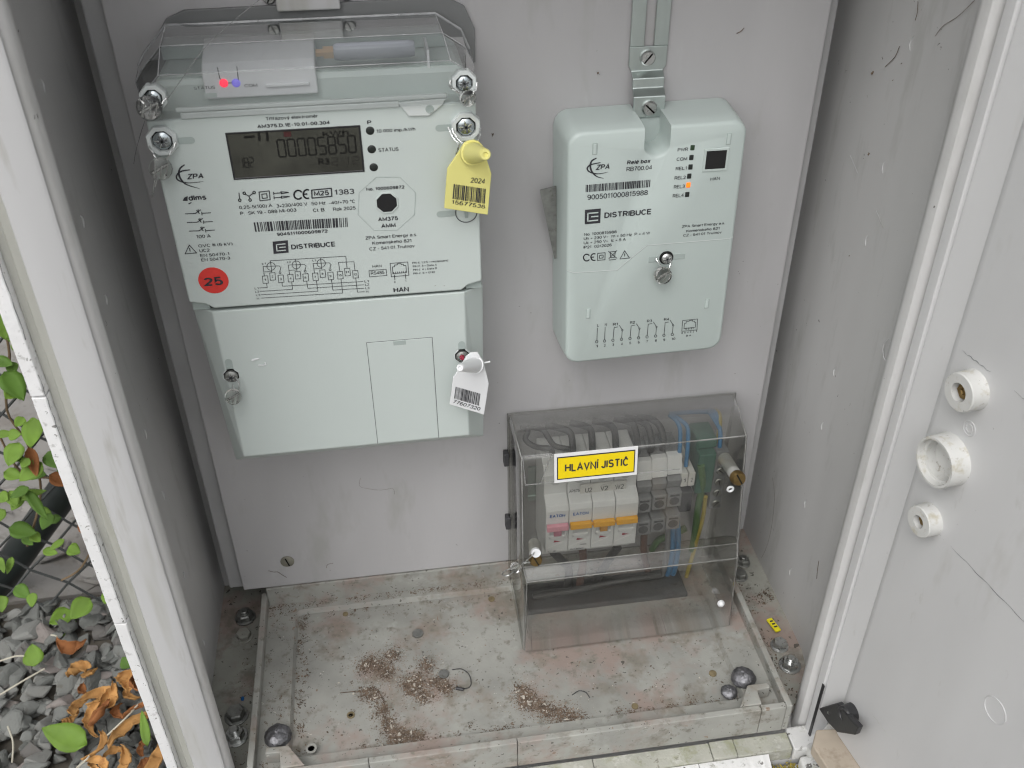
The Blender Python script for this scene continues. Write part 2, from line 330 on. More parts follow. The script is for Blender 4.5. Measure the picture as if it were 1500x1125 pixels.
# ------------------------------------------------------------------ lettering: a plain grotesque drawn with strokes (capital height 1)
def ea(cx, cy, rx, ry, a0, a1, n=None):
    n = n or max(4, int(abs(a1-a0)/22)); return [(cx+rx*math.cos(R(a0+(a1-a0)*k/n)), cy+ry*math.sin(R(a0+(a1-a0)*k/n))) for k in range(n+1)]
def _glyphset():
    X = .74; g = {}
    def bowl(cx, w, lo, hi): return ea(cx, (lo+hi)/2, w/2, (hi-lo)/2, 0, 360, 18)
    g['A'] = (.72, [[(0, 0), (.36, 1), (.72, 0)], [(.13, .34), (.59, .34)]])
    g['B'] = (.62, [[(.34, .53), (0, .53), (0, 1), (.34, 1)] + ea(.36, .765, .22, .235, 90, -90), [(0, .53), (0, 0), (.36, 0)] + ea(.37, .265, .25, .265, -90, 90)])
    g['C'] = (.70, [ea(.36, .5, .36, .5, 42, 318)])
    g['D'] = (.68, [[(0, 0), (0, 1), (.28, 1)] + ea(.28, .5, .40, .5, 90, -90) + [(0, 0)]])
    g['E'] = (.58, [[(.58, 1), (0, 1), (0, 0), (.58, 0)], [(0, .52), (.52, .52)]])
    g['F'] = (.54, [[(.54, 1), (0, 1), (0, 0)], [(0, .52), (.48, .52)]])
    g['G'] = (.74, [ea(.37, .5, .37, .5, 45, 330) + [(.70, .46), (.42, .46)]])
    g['H'] = (.66, [[(0, 0), (0, 1)], [(.66, 0), (.66, 1)], [(0, .52), (.66, .52)]])
    g['I'] = (.02, [[(.01, 0), (.01, 1)]])
    g['J'] = (.46, [[(.46, 1), (.46, .27)] + ea(.23, .25, .23, .25, 0, -180)])
    g['K'] = (.64, [[(0, 0), (0, 1)], [(.60, 1), (0, .36)], [(.22, .60), (.64, 0)]])
    g['L'] = (.52, [[(0, 1), (0, 0), (.52, 0)]])
    g['M'] = (.80, [[(0, 0), (0, 1), (.40, .12), (.80, 1), (.80, 0)]])
    g['N'] = (.66, [[(0, 0), (0, 1), (.66, 0), (.66, 1)]])
    g['O'] = (.76, [bowl(.38, .76, 0, 1)])
    g['P'] = (.60, [[(0, 0), (0, 1), (.34, 1)] + ea(.34, .73, .26, .27, 90, -90) + [(0, .46)]])
    g['R'] = (.64, [[(0, 0), (0, 1), (.36, 1)] + ea(.36, .74, .25, .26, 90, -90) + [(0, .48)], [(.36, .48), (.64, 0)]])
    g['S'] = (.62, [ea(.31, .745, .27, .255, 25, 255) + ea(.31, .26, .30, .26, 78, -155)])
    g['T'] = (.64, [[(0, 1), (.64, 1)], [(.32, 1), (.32, 0)]])
    g['U'] = (.66, [[(0, 1), (0, .33)] + ea(.33, .33, .33, .33, 180, 360) + [(.66, 1)]])
    g['V'] = (.68, [[(0, 1), (.34, 0), (.68, 1)]])
    g['W'] = (.96, [[(0, 1), (.24, 0), (.48, 1), (.72, 0), (.96, 1)]])
    g['Z'] = (.62, [[(.02, 1), (.62, 1), (0, 0), (.62, 0)]])
    x = .73
    g['a'] = (.50, [ea(.26, .50, .22, .23, 160, 0) + [(.48, .1), (.50, 0)], [(.48, .42)] + ea(.24, .21, .24, .21, 80, 300) + [(.48, .18)]])
    g['b'] = (.50, [[(0, 1), (0, 0)], ea(.25, x/2, .25, x/2, 0, 360, 16)])
    g['d'] = (.50, [[(.50, 1), (.50, 0)], ea(.25, x/2, .25, x/2, 0, 360, 16)])
    g['c'] = (.46, [ea(.25, x/2, .25, x/2, 42, 318)])
    g['e'] = (.50, [[(0, .38), (.50, .38)] + ea(.25, x/2, .25, x/2, 0, 318)])
    g['f'] = (.30, [[(.12, 0), (.12, .84)] + ea(.26, .84, .14, .15, 180, 90), [(0, x), (.28, x)]])
    g['g'] = (.50, [[(.50, x), (.50, -.05)] + ea(.26, -.05, .24, .20, 0, -150), ea(.25, x/2, .25, x/2, 0, 360, 16)])
    g['h'] = (.46, [[(0, 1), (0, 0)], [(0, .45)] + ea(.23, .48, .23, .25, 180, 0) + [(.46, 0)]])
    g['i'] = (.02, [[(.01, 0), (.01, x)], [(.01, .90), (.01, 1)]])
    g['j'] = (.14, [[(.14, x), (.14, -.1), (.0, -.2)], [(.14, .90), (.14, 1)]])
    g['k'] = (.44, [[(0, 1), (0, 0)], [(.40, x), (0, .28)], [(.16, .45), (.44, 0)]])
    g['l'] = (.02, [[(.01, 0), (.01, 1)]])
    g['m'] = (.76, [[(0, x), (0, 0)], [(0, .48)] + ea(.19, .50, .19, .23, 180, 0) + [(.38, 0)], [(.38, .48)] + ea(.57, .50, .19, .23, 180, 0) + [(.76, 0)]])
    g['n'] = (.46, [[(0, x), (0, 0)], [(0, .45)] + ea(.23, .48, .23, .25, 180, 0) + [(.46, 0)]])
    g['o'] = (.52, [ea(.26, x/2, .26, x/2, 0, 360, 16)])
    g['p'] = (.50, [[(0, x), (0, -.26)], ea(.25, x/2, .25, x/2, 0, 360, 16)])
    g['r'] = (.28, [[(0, x), (0, 0)], [(0, .45)] + ea(.24, .47, .24, .26, 180, 80)])
    g['s'] = (.44, [ea(.22, .54, .20, .19, 25, 260) + ea(.22, .19, .22, .19, 80, -155)])
    g['t'] = (.26, [[(.12, .95), (.12, .12)] + ea(.24, .12, .12, .12, 180, 270), [(0, x), (.26, x)]])
    g['u'] = (.46, [[(0, x), (0, .25)] + ea(.23, .25, .23, .25, 180, 360) + [(.46, x)], [(.46, .3), (.46, 0)]])
    g['v'] = (.46, [[(0, x), (.23, 0), (.46, x)]])
    g['x'] = (.46, [[(0, x), (.46, 0)], [(0, 0), (.46, x)]])
    g['y'] = (.46, [[(0, x), (.24, 0)], [(.46, x), (.20, -.14), (.04, -.24)]])
    g['z'] = (.44, [[(0, x), (.44, x), (0, 0), (.44, 0)]])
    g['0'] = (.54, [bowl(.27, .54, 0, 1)])
    g['1'] = (.32, [[(0, .76), (.22, 1), (.22, 0)]])
    g['2'] = (.54, [ea(.27, .73, .26, .27, 165, -20) + [(.44, .52), (0, 0), (.54, 0)]])
    g['3'] = (.54, [ea(.27, .75, .24, .25, 155, -80) + [(.20, .53)], ea(.26, .27, .28, .27, 75, -155)])
    g['4'] = (.58, [[(.44, 0), (.44, 1), (0, .28), (.58, .28)]])
    g['5'] = (.54, [[(.50, 1), (.10, 1), (.03, .48)] + ea(.26, .32, .28, .32, 130, -150)])
    g['6'] = (.54, [ea(.28, .70, .25, .30, 40, 180) + [(.02, .35)] + ea(.27, .31, .26, .31, 180, 520, 18)])
    g['7'] = (.54, [[(0, 1), (.54, 1), (.30, .5), (.18, 0)]])
    g['8'] = (.54, [ea(.27, .75, .23, .25, 0, 360, 16), ea(.27, .26, .27, .26, 0, 360, 16)])
    g['9'] = (.54, [ea(.27, .69, .26, .31, 0, 360, 16), [(.53, .66)] + ea(.27, .34, .26, .34, 15, -140)])
    g['.'] = (.06, [[(.0, 0), (.06, 0)]]); g[','] = (.06, [[(.05, .04), (.0, -.16)]])
    g[':'] = (.06, [[(.0, 0), (.06, 0)], [(0, .6), (.06, .6)]])
    g['-'] = (.30, [[(0, .36), (.30, .36)]]); g['='] = (.46, [[(0, .28), (.46, .28)], [(0, .52), (.46, .52)]])
    g['+'] = (.46, [[(0, .40), (.46, .40)], [(.23, .17), (.23, .63)]])
    g['/'] = (.30, [[(0, 0), (.30, 1)]]); g['('] = (.18, [ea(.36, .4, .36, .62, 125, 235)]); g[')'] = (.18, [ea(-.18, .4, .36, .62, 55, -55)])
    g['!'] = (.02, [[(.01, .28), (.01, 1)], [(.01, 0), (.01, .08)]]); g['~'] = (.46, [[(0, .34), (.12, .46), (.32, .34), (.46, .46)]])
    g['°'] = (.24, [ea(.12, .86, .12, .12, 0, 360, 10)]); g['×'] = (.40, [[(0, .15), (.40, .55)], [(0, .55), (.40, .15)]])
    def acc(base, kind, cap):
        w, s = g[base]; c = w/2 if base not in 'i' else .01; y = 1.12 if cap else .84
        m = {'v': [[(c-.13, y+.16), (c, y), (c+.13, y+.16)]], '/': [[(c-.03, y), (c+.10, y+.18)]]}[kind]
        return (w, ([s[0]] if base == 'i' else list(s)) + m)
    for ch, b_, k, cp in (('ř', 'r', 'v', 0), ('ě', 'e', 'v', 0), ('č', 'c', 'v', 0), ('Č', 'C', 'v', 1), ('í', 'i', '/', 0), ('Í', 'I', '/', 1), ('á', 'a', '/', 0), ('ý', 'y', '/', 0), ('é', 'e', '/', 0)): g[ch] = acc(b_, k, cp)
    return g
GLY = _glyphset(); _tc = {}
def glyphs(s, bold):
    k = (s, bold)
    if k in _tc: return _tc[k]
    wt = (.215 if bold else .15)/2; V = []; F = []; x0 = 0.
    for ch in s:
        if ch == ' ': x0 += .36; continue
        w_, st = GLY[ch]
        for ln in st:
            P = [Vector((x0+a, c)) for a, c in ln]; P = [q for i, q in enumerate(P) if i == 0 or (q-P[i-1]).length > 1e-4]
            closed = len(P) > 3 and (P[0]-P[-1]).length < 1e-3
            if closed: P.pop()
            n = len(P); A = []; B = []
            for i in range(n):
                d0 = (P[i]-P[i-1]).normalized() if (i or closed) else (P[1]-P[0]).normalized()
                d1 = (P[(i+1) % n]-P[i]).normalized() if (i < n-1 or closed) else d0
                m = Vector((-(d0.y+d1.y), d0.x+d1.x))
                m = m.normalized() if m.length > .2 else Vector((-d0.y, d0.x))
                k2 = wt/max(.45, m.dot(Vector((-d0.y, d0.x))))
                e = Vector((0, 0))
                if not closed and i == 0: e = -d1*wt*.5*(1 if ch in '.:' else .0)
                A.append(P[i]+m*k2+e); B.append(P[i]-m*k2+e)
            i0 = len(V); V += [(q.x, q.y*(1-2*wt)/(1)+wt if 0 else q.y) for q in A] + [(q.x, q.y) for q in B]
            for i in range(n if closed else n-1):
                j = (i+1) % n; F.append((i0+i, i0+j, i0+n+j, i0+n+i))
        x0 += w_ + .22 + (.06 if bold else 0)
    # squeeze the stroke thickness back inside the capital height
    V = [(a, c*(1-2*wt)+wt) for a, c in V]
    _tc[k] = (V, F); return _tc[k]
CAPH = 1.0
def lettering(s, p0, p1, up, m, parent, bold=False, lift=None, shear=0., name='printed_text'):
    """text from baseline point p0 to baseline point p1; up = vector of one capital height"""
    v, f = glyphs(s, bold)
    if not v: return None
    x0 = min(q[0] for q in v); x1 = max(q[0] for q in v)
    ex = (p1-p0)/(x1-x0); ey = up/CAPH
    me = bpy.data.meshes.new(name)
    me.from_pydata([tuple(p0 + ex*(q[0]-x0+shear*q[1]) + ey*q[1] + (lift or Vector())) for q in v], [], f); me.update()
    me.materials.append(MATS[m])
    return put(name, me, parent)
class Face:
    """a printed face: an upright plane y = const carrying zoomed survey frames"""
    def __init__(s, y, parent, tilt=0.): s.y = y; s.parent = parent; s.tilt = tilt
    def frame(s, ou, ov, sc): s.ou, s.ov, s.sc = ou, ov, sc; return s
    def p(s, X, Y, lift=.0003): return at(s.ou+X/s.sc, s.ov+Y/s.sc, y=s.y-lift)
    def text(s, body, X, Y, X2, cap, bold=False, m='ink', shear=0., Y2=None, lift=.0003):
        p0 = s.p(X, Y, lift)
        if Y2 is not None: p1 = s.p(X2, Y2, lift); d = (p1-p0).normalized()
        else:
            q = s.p(X2, Y-.09*(X2-X), lift)
            d = Vector((math.cos(s.tilt), 0, math.sin(s.tilt))); p1 = p0 + d*(q-p0).length
        up = Vector((-d.z, 0, d.x))
        h = abs((s.p(X, Y-cap, lift)-p0).z)
        return lettering(body, p0, p1, up*h, m, s.parent, bold, shear=shear)
    def strokes(s, lines, wpx, name='printed_diagram', m='ink', lift=.0003, parent=None):
        b = MB()
        for ln in lines:
            P = [s.p(X, Y, lift) for X, Y in ln]
            hw = wpx/s.sc*.00021
            for a, c in zip(P[:-1], P[1:]):
                d = c-a
                if d.length < 1e-7: continue
                d.normalize(); n = Vector((-d.z, 0, d.x))*hw; e = d*hw*.6
                b.poly([a-e-n, c+e-n, c+e+n, a-e+n])
        me = bpy.data.meshes.new(name); me.from_pydata(b.v, [], b.f); me.update(); me.materials.append(MATS[m])
        return put(name, me, parent or s.parent)
    def fill(s, polys, name='printed_symbol', m='ink', lift=.0003, parent=None):
        b = MB()
        for q in polys: b.poly([s.p(X, Y, lift) for X, Y in q])
        me = bpy.data.meshes.new(name); me.from_pydata(b.v, [], b.f); me.update(); me.materials.append(MATS[m])
        return put(name, me, parent or s.parent)
    def barcode(s, q, n, seed=1, m='ink', lift=.0003, parent=None):
        """q: top-left, top-right, bottom-right, bottom-left"""
        rnd = random.Random(seed); tl, tr, br, bl = [s.p(*k, lift) for k in q]
        wd = []
        for k in range(n): wd.append((rnd.choice((1, 1, 2, 3)), rnd.choice((1, 1, 2))))
        tot = sum(a+c for a, c in wd)-wd[-1][1]; b = MB(); x = 0
        for a, c in wd:
            f0, f1 = x/tot, (x+a)/tot; x += a+c
            b.poly([bl.lerp(br, f0), bl.lerp(br, f1), tl.lerp(tr, f1), tl.lerp(tr, f0)])
        me = bpy.data.meshes.new('barcode'); me.from_pydata(b.v, [], b.f); me.update(); me.materials.append(MATS[m])
        return put('barcode', me, parent or s.parent)
def circ(X, Y, rx, ry, n=20, a0=0, a1=360): return [(X+rx*math.cos(R(a0+(a1-a0)*k/n)), Y+ry*math.sin(R(a0+(a1-a0)*k/n))) for k in range(n+1)]

# ================================================================== SETTING: ground
GZ = -.35
g = MB()
NX = [-60, -8, -2, -.9, -.5, -.1, .3, .9, 2, 8, 60]
for i in range(len(NX)-1):
    for j in range(len(NX)-1):
        g.poly([(NX[i], NX[j], GZ), (NX[i+1], NX[j], GZ), (NX[i+1], NX[j+1], GZ), (NX[i], NX[j+1], GZ)])
mat('ground_far', (.20, .195, .18), .95, var=.3, vscale=2)
ground = g.build('ground', 'earth'); ground['kind'] = 'structure'
yard = MB().poly([(-30, -40, GZ+.004), (30, -40, GZ+.004), (30, -.5, GZ+.004), (-30, -.5, GZ+.004)]).build('pavement', 'ground_far'); yard['kind'] = 'structure'

def rock_proto(rnd, n=13, flat=.7):
    bm = bmesh.new()
    for k in range(n):
        v = Vector((rnd.gauss(0, 1), rnd.gauss(0, 1), rnd.gauss(0, 1))).normalized()*rnd.uniform(.8, 1.05)
        bm.verts.new((v.x*1.1, v.y*.85, v.z*flat))
    r = bmesh.ops.convex_hull(bm, input=bm.verts)
    bmesh.ops.delete(bm, geom=[e for e in r['geom_interior'] if isinstance(e, bmesh.types.BMVert)], context='VERTS')
    bmesh.ops.bevel(bm, geom=bm.edges[:], offset=.07, segments=1, affect='EDGES')
    bm.verts.ensure_lookup_table(); bm.verts.index_update()
    out = ([v.co.copy() for v in bm.verts], [tuple(v.index for v in f.verts) for f in bm.faces]); bm.free(); return out
rnd = random.Random(3)
protos = [rock_proto(rnd, rnd.choice((9, 12, 16)), rnd.uniform(.4, .75)) for _ in range(18)]
def scatter(name, mname, spots, protos, rnd):
    V = []; F = []
    for x, y, z, s in spots:
        pv, pf = rnd.choice(protos)
        M = Matrix.Translation((x, y, z)) @ Matrix.Rotation(rnd.uniform(0, 6.28), 4, 'Z') @ Matrix.Rotation(rnd.gauss(0, .35), 4, 'X') @ Matrix.Rotation(rnd.gauss(0, .35), 4, 'Y') @ Matrix.Scale(s, 4)
        i = len(V); V += [tuple(M @ p) for p in pv]; F += [tuple(i+k for k in f) for f in pf]
    me = bpy.data.meshes.new(name); me.from_pydata(V, [], F); me.update(); me.materials.append(MATS[mname])
    o = put(name, me); o['kind'] = 'stuff'; return o
spots = []
for layer, (dz, n) in enumerate(((.001, 1500), (.009, 1500))):
    for k in range(n):
        x = rnd.uniform(-.85, -.05); y = rnd.uniform(-.1, .345)
        spots.append((x, y, GZ+dz+rnd.uniform(0, .007), rnd.choice((.007, .010, .012, .015, .018, .022))*rnd.uniform(.85, 1.15)))
gravel = scatter('gravel', 'gravel', spots, protos, rnd)
tag(gravel, 'loose grey crushed stone gravel beside the cabinet', 'gravel', kind='stuff')
spots = []
for k in range(900):
    x = rnd.uniform(-1.6, -.05); y = rnd.uniform(.37, 2.6)
    spots.append((x, y, GZ-.012+rnd.uniform(0, .012), rnd.uniform(.018, .065)))
flat = [rock_proto(rnd, 14, .32) for _ in range(8)]
slabs = scatter('rubble', 'slab_stone', spots, flat, rnd)
tag(slabs, 'pale pinkish flat stones lying beyond the wire fence', 'stones', kind='stuff')
bed = MB().box((-3, .36, GZ-.02), (1.5, 6, GZ+.006)).build('path', 'slab_stone'); bed['kind'] = 'structure'

# ================================================================== cabinet
cab = thing('meter_cabinet', (.215, -.05, GZ), 'open grey plastic electricity cabinet housing the meter and relay box', 'cabinet')
ZT, ZB = .68, -.06
def vwall(name, pts, m, z0=ZB, z1=ZT, parent=cab, smooth=40, bevel=None):
    """upright strip following plan points (an extruded profile)"""
    b = MB(); n = 28
    rows = [[(x, y, z0+(z1-z0)*k/n) for x, y in pts] for k in (0, n)]
    b.loft(rows, True, True)
    return b.build(name, m, parent, smooth, bevel)
# back, side walls, roof
box('back_wall', (-.0335, .0475, ZB), (.4635, .0525, ZT), 'wall_paint', cab)
Lw = [(-.027, .047), (-.0265, -.06), (-.0258, -.100), (-.0200, -.128), (-.0100, -.145), (-.0010, -.1505), (.0028, -.153), (.0042, -.158), (.0030, -.1630), (.0003, -.165), (-.004, -.1655), (-.018, -.155), (-.029, -.12), (-.0333, .047)]
left_wall = vwall('left_wall', Lw, 'wall_paint')
Rw = [(.457, .047), (.4565, -.06), (.4558, -.100), (.4500, -.128), (.4400, -.145), (.4310, -.1505), (.4276, -.153), (.4262, -.158), (.4276, -.1628), (.4302, -.1645), (.434, -.1650), (.448, -.155), (.459, -.12), (.4633, .047)]
right_wall = vwall('right_wall', Rw, 'wall_paint')
# front frame, left: broad face, dirty groove, white bead in three lengths
vwall('frame_face', [(-.004, -.1660), (-.0008, -.1664), (.0006, -.1668), (-.0010, -.1682), (-.0175, -.1700), (-.0192, -.1668), (-.0192, -.16), (-.010, -.155)], 'frame_paint')
vwall('frame_groove', [(-.0193, -.1665), (-.0225, -.1676), (-.0235, -.1664), (-.0268, -.1672), (-.0268, -.158), (-.0193, -.158)], 'frame_groove')
zs = [ZB-.012, .1620, .3270, ZT]
for k in range(3):
    b = MB(); pts = [(-.0270, -.1665), (-.0272, -.1722), (-.0278, -.1728), (-.0338, -.1726), (-.0346, -.1716), (-.0352, -.155), (-.0270, -.155)]
    z0, z1 = zs[k]+.0007, zs[k+1]-.0007
    rnd2 = random.Random(k); n = 60; rows = []
    for q in range(n+1):
        z = z0+(z1-z0)*q/n
        rows.append([(x+(rnd2.gauss(0, .00009) if y < -.16 else 0), y+(rnd2.gauss(0, .00009) if y < -.16 else 0), z) for x, y in pts])
    b.loft(rows).build('frame_bead', 'frame_white', cab, 40, .0006, 2)
for zc0, zc1 in ((.50, .36), (.34, .25), (.235, .17), (.155, .05), (.04, -.04)):
    pts = [(-.0270+.00025*math.sin(k*2.3+zc0*50), -.1728, zc0+(zc1-zc0)*k/24) for k in range(25)]
    MB().tube(pts, [.00004+.00016*abs(math.sin(k*1.9+zc0*31)) for k in range(25)], 5).build('crack', 'ink_grey', cab)
box('frame_backing', (-.0345, -.163, ZB), (-.0262, -.156, ZT), 'frame_groove', cab)
box('outer_side', (-.0415, -.154, GZ), (-.0355, .054, ZT), 'frame_paint', cab)
box('outer_side', (.4655, -.154, GZ), (.472, .054, ZT), 'frame_paint', cab)
box('roof', (-.05, -.185, ZT), (.48, .07, ZT+.025), 'frame_paint', cab, .006)
box('top_frame', (-.03, -.165, ZT-.035), (.455, -.150, ZT-.0005), 'frame_paint', cab, .003)
box('rear_skin', (-.042, .056, GZ), (.472, .062, ZT-.001), 'frame_paint', cab)
# cabinet floor around the tray
box('cabinet_floor', (-.0275, -.1495, -.050), (.4575, .0470, -.040), 'floor_dirty', cab)
# rounded foot of the right lip
# mounting panel on its rails
box('mounting_panel', (0, 0, 0), (.4297, .005, .66), 'panel', cab, .0012)
box('panel_rail', (-.0125, .006, -.002), (.004, .0470, .66), 'rail_paint', cab, .0015)
box('panel_rail', (.426, .006, .000), (.4372, .0470, .66), 'rail_paint', cab, .0015)
# slotted panel screw
def slot_screw(name, c, ax, r, h, m, parent, ang=25., depth=.35):
    c = Vector(c); ax = Vector(ax).normalized()
    s = MB().lathe(c, ax, [(-.001, r), (h*.55, r), (h, r*.82)], 24).build(name, m, parent, 35)
    a = ax.orthogonal().normalized(); a = Matrix.Rotation(R(ang), 3, ax) @ a; b2 = ax.cross(a)
    q = MB(); o = c+ax*(h+.00006)
    q.poly([o+a*r*.80+b2*r*.10, o-a*r*.80+b2*r*.10, o-a*r*.80-b2*r*.10, o+a*r*.80-b2*r*.10])
    q.prism([o+a*r*.80+b2*r*.10, o-a*r*.80+b2*r*.10, o-a*r*.80-b2*r*.10, o+a*r*.80-b2*r*.10], ax*-.0004)
    q.build('screw_slot', 'recess', s)
    return s
p = at(421, 822, y=0)
slot_screw('panel_screw', (p.x, -.0002, p.z), (0, -1, 0), .0056, .0012, 'rust_screw', cab, 60)
# faint moulding marks, crescents and rings on the walls
def crescent(parent, c, ax, r, a0, a1, rot, w=.0006):
    c = Vector(c); ax = Vector(ax).normalized(); a = Vector((0, 0, 1)); b2 = ax.cross(a)
    pts = [c + ax*.0002 + (a*math.cos(R(rot+a0+(a1-a0)*k/10)) + b2*math.sin(R(rot+a0+(a1-a0)*k/10)))*r for k in range(11)]
    rad = [w*(.25+.75*math.sin(math.pi*k/10)) for k in range(11)]
    return MB().tube(pts, rad, 5).build('moulding_mark', 'frame_paint', parent, 60)
def xr(y): 
    P = [(.457, .047), (.4565, -.06), (.4558, -.100), (.4500, -.128), (.4400, -.145)]
    for (xa, ya), (xb, yb) in zip(P[:-1], P[1:]):
        if yb <= y <= ya: return xa+(xb-xa)*(ya-y)/(ya-yb)
    return .4385
for (u, v, rad) in ((1294, 248, .0048), (1269, 356, .0048), (1222, 548, .0048), (1204, 628, .0048), (1179, 742, .0048), (1157, 842, .0048), (1335, 66, .005)):
    q = at(u, v, x=.4545); crescent(right_wall, (xr(q.y), q.y, q.z), (-1, 0, 0), rad, -55, 55, 90)
q = at(1298, 516, x=.4500); crescent(right_wall, (xr(q.y), q.y, q.z), (-1, 0, 0), .0080, 0, 360, 0, .0004)
q = at(1284, 590, x=.4370)
for (u, v, rad) in ((67, 128, .005), (125, 328, .005), (159, 442, .005), (217, 640, .005), (243, 730, .005), (273, 845, .004), (302, 945, .004)):
    q = at(u, v, x=-.024); crescent(left_wall, (.430-xr(max(-.144, q.y)), q.y, q.z), (1, 0, 0), rad, -50, 50, -90, .0008)

# floor tray
tray = MB(); X0, X1, Y0, Y1 = .0130, .4148, .0045, -.1705
T = .0048
floor_t = MB().box((X0+.001, Y1+.001, -.036), (X1-.001, Y0-.001, -.0262))
tray_o = floor_t.build('floor_tray', 'tray', cab)
# raised ledge around the recess, with rounded inner corners
RX0, RX1, RY0, RY1 = .0400, .3860, -.0085, -.1505
def rrect(x0, x1, y0, y1, r, z, n=5):
    P = []
    for cx, cy, a in ((x1-r, y1-r, 0), (x0+r, y1-r, 90), (x0+r, y0+r, 180), (x1-r, y0+r, 270)):
        for k in range(n+1): P.append(Vector((cx+r*math.cos(R(a+90*k/n)), cy+r*math.sin(R(a+90*k/n)), z)))
    return P
inn = rrect(RX0, RX1, RY1, RY0, .006, -.0215); inn_b = rrect(RX0+.002, RX1-.002, RY1+.002, RY0-.002, .005, -.0260)
outr = rrect(X0+T*.8, X1-T*.8, Y1+T*.8, Y0-T*.8, .0005, -.0213)
b = MB(); b.loft([outr, inn, inn_b], cap=False); b.build('tray_ledge', 'tray', tray_o, 30)
for nm, a, c in (('rim', (X0, Y1, -.0385), (X0+T, Y0, -.0100)), ('rim', (X1-T, Y1, -.0385), (X1, Y0, -.0100)), ('rim', (X0+T+.0001, Y0-T, -.0385), (X1-T-.0001, Y0, -.0012))):
    box('tray_rim', a, c, 'tray', tray_o, .0009)
# front rim in four lengths with hairline seams
fx = [X0+T+.0001, .0990, .2060, .3905, X1-T-.0001]
for k in range(4): box('tray_rim', (fx[k]+.0002, Y1-.0002, -.0385), (fx[k+1]-.0002, Y1+T, -.0102), 'tray', tray_o, .0007)
# corner clips of the tray
def clip(cx, mir):
    s = mir; b = MB()
    P = [(cx, -.1480), (cx+s*.016, -.1475), (cx+s*.0165, -.1525), (cx+s*.0060, -.1530), (cx+s*.0050, -.1655), (cx-s*.0120, -.1655)]
    b.prism([Vector((x, y, -.0212)) for x, y in P], (0, 0, .0120)); b.build('corner_clip', 'tray', tray_o, None, .0007)
clip(.3870, 1); clip(.0420, -1)
# sill ledge and chipped white front edge
for k, (xa, xb) in enumerate(((-.02, .099), (.0994, .262), (.2624, .352), (.3524, .371), (.3714, .414))):
    b = MB(); P = [(-.1712, -.0412), (-.1850, -.0425), (-.1850, -.055), (-.1712, -.055)]
    dz = (0, .0004, 0, .0010, .0002)[k]
    b.prism([Vector((xa, y, z+dz)) for y, z in P], (xb-xa, 0, 0)); b.build('sill_block', 'sill_moss', cab, None, .0006)
for k, (xa, xb) in enumerate(((-.0262, .120), (.1206, .235), (.2355, .340), (.3406, .395))):
    b = MB(); n = 40; rows = []; r3 = random.Random(40+k)
    for q in range(n+1):
        x = xa+(xb-xa)*q/n; j = r3.gauss(0, .0006)
        tail = .006*max(0, (x-.375)/.02) if x > .375 else 0
        rows.append([Vector((x, -.1855, -.0440)), Vector((x, -.1925+j+tail, -.0450)), Vector((x, -.2015+j+tail, -.050)), Vector((x, -.2030+tail, -.060)), Vector((x, -.1855, -.060))])
    b.loft(rows).build('sill_edge', 'sill_white', cab, 40)
box('plinth', (-.028, -.1840, GZ), (.452, .040, -.0565), 'frame_paint', cab)
box('sill_corner', (.4152, -.1860, -.056), (.4500, -.1662, -.0425), 'sill_white', cab, .0012)
box('hinge_foot', (.4185, -.2060, -.062), (.446, -.1880, -.0475), 'sill_white', cab, .003, 3)
MB().lathe((.4300, -.1865, -.050), (0, 0, 1), [(0, .0050), (.007, .0050), (.008, .0042)], 18).build('hinge_pin', 'frame_paint', cab, 40)

# bolts on the cabinet floor: washer, hex nut, threaded end
def hexbolt(c, s=1., stud=True, m='steel_dull', tilt=0.):
    c = Vector(c)
    w_ = MB().lathe(c, (0, 0, 1), [(0, .0088*s), (.0011*s, .0088*s), (.0014*s, .0082*s)], 24).build('bolt', m, cab, 40)
    MB().lathe(c+Vector((0, 0, .0013*s)), (tilt, 0, 1), [(0, .0070*s), (.0045*s, .0070*s), (.0056*s, .0060*s)], 6, phase=.4).build('nut', m, w_, 20)
    if stud: MB().lathe(c+Vector((0, 0, .0060*s)), (tilt, 0, 1), [(0, .0036*s), (.0035*s, .0036*s), (.0043*s, .0029*s)], 16).build('stud', m, w_, 40)
    return w_
for (u, v, s, st, m) in ((359, 903, 1.0, True, 'steel_dull'), (357, 931, .9, False, 'floor_dirty'), (346, 1047, 1.05, False, 'steel_dull'), (345, 1078, 1.05, True, 'steel'), (1142, 944, .85, False, 'steel'), (1157, 973, 1.0, True, 'steel'), (1088, 822, .8, True, 'steel_dull'), (1084, 842, .8, False, 'steel_dull')):
    q = at(u, v, z=-.038); hexbolt((q.x, q.y, -.0399), s, st, m)
# dome-headed carriage bolts in the tray corners
def dome(u, v, r, m, h=.55):
    q = at(u, v, z=-.016); n = 10
    prof = [(0, r*1.02), (.0012, r*1.03)] + [(.0012+r*h*math.sin(R(90*k/n)), r*math.cos(R(90*k/n))) for k in range(n+1)]
    b = MB().lathe((q.x, q.y, -.0214), (0, 0, 1), prof, 28); jr = random.Random(int(u))
    b.v = [(x+jr.gauss(0, .028)*r, y+jr.gauss(0, .028)*r, z+jr.gauss(0, .028)*r) for x, y, z in b.v]
    return b.build('dome_bolt', m, tray_o, 80)
mat('lead', (.27, .27, .285), .55, metal=1., var=.25, vscale=160, dirt=[((.10, .10, .09), 150, .58, .7)], bump=.8, bscale=240)
dome(1090, 988, .0094, 'lead', .75); dome(1069, 1008, .0062, 'lead', .5); dome(406, 1073, .0098, 'lead', .6)

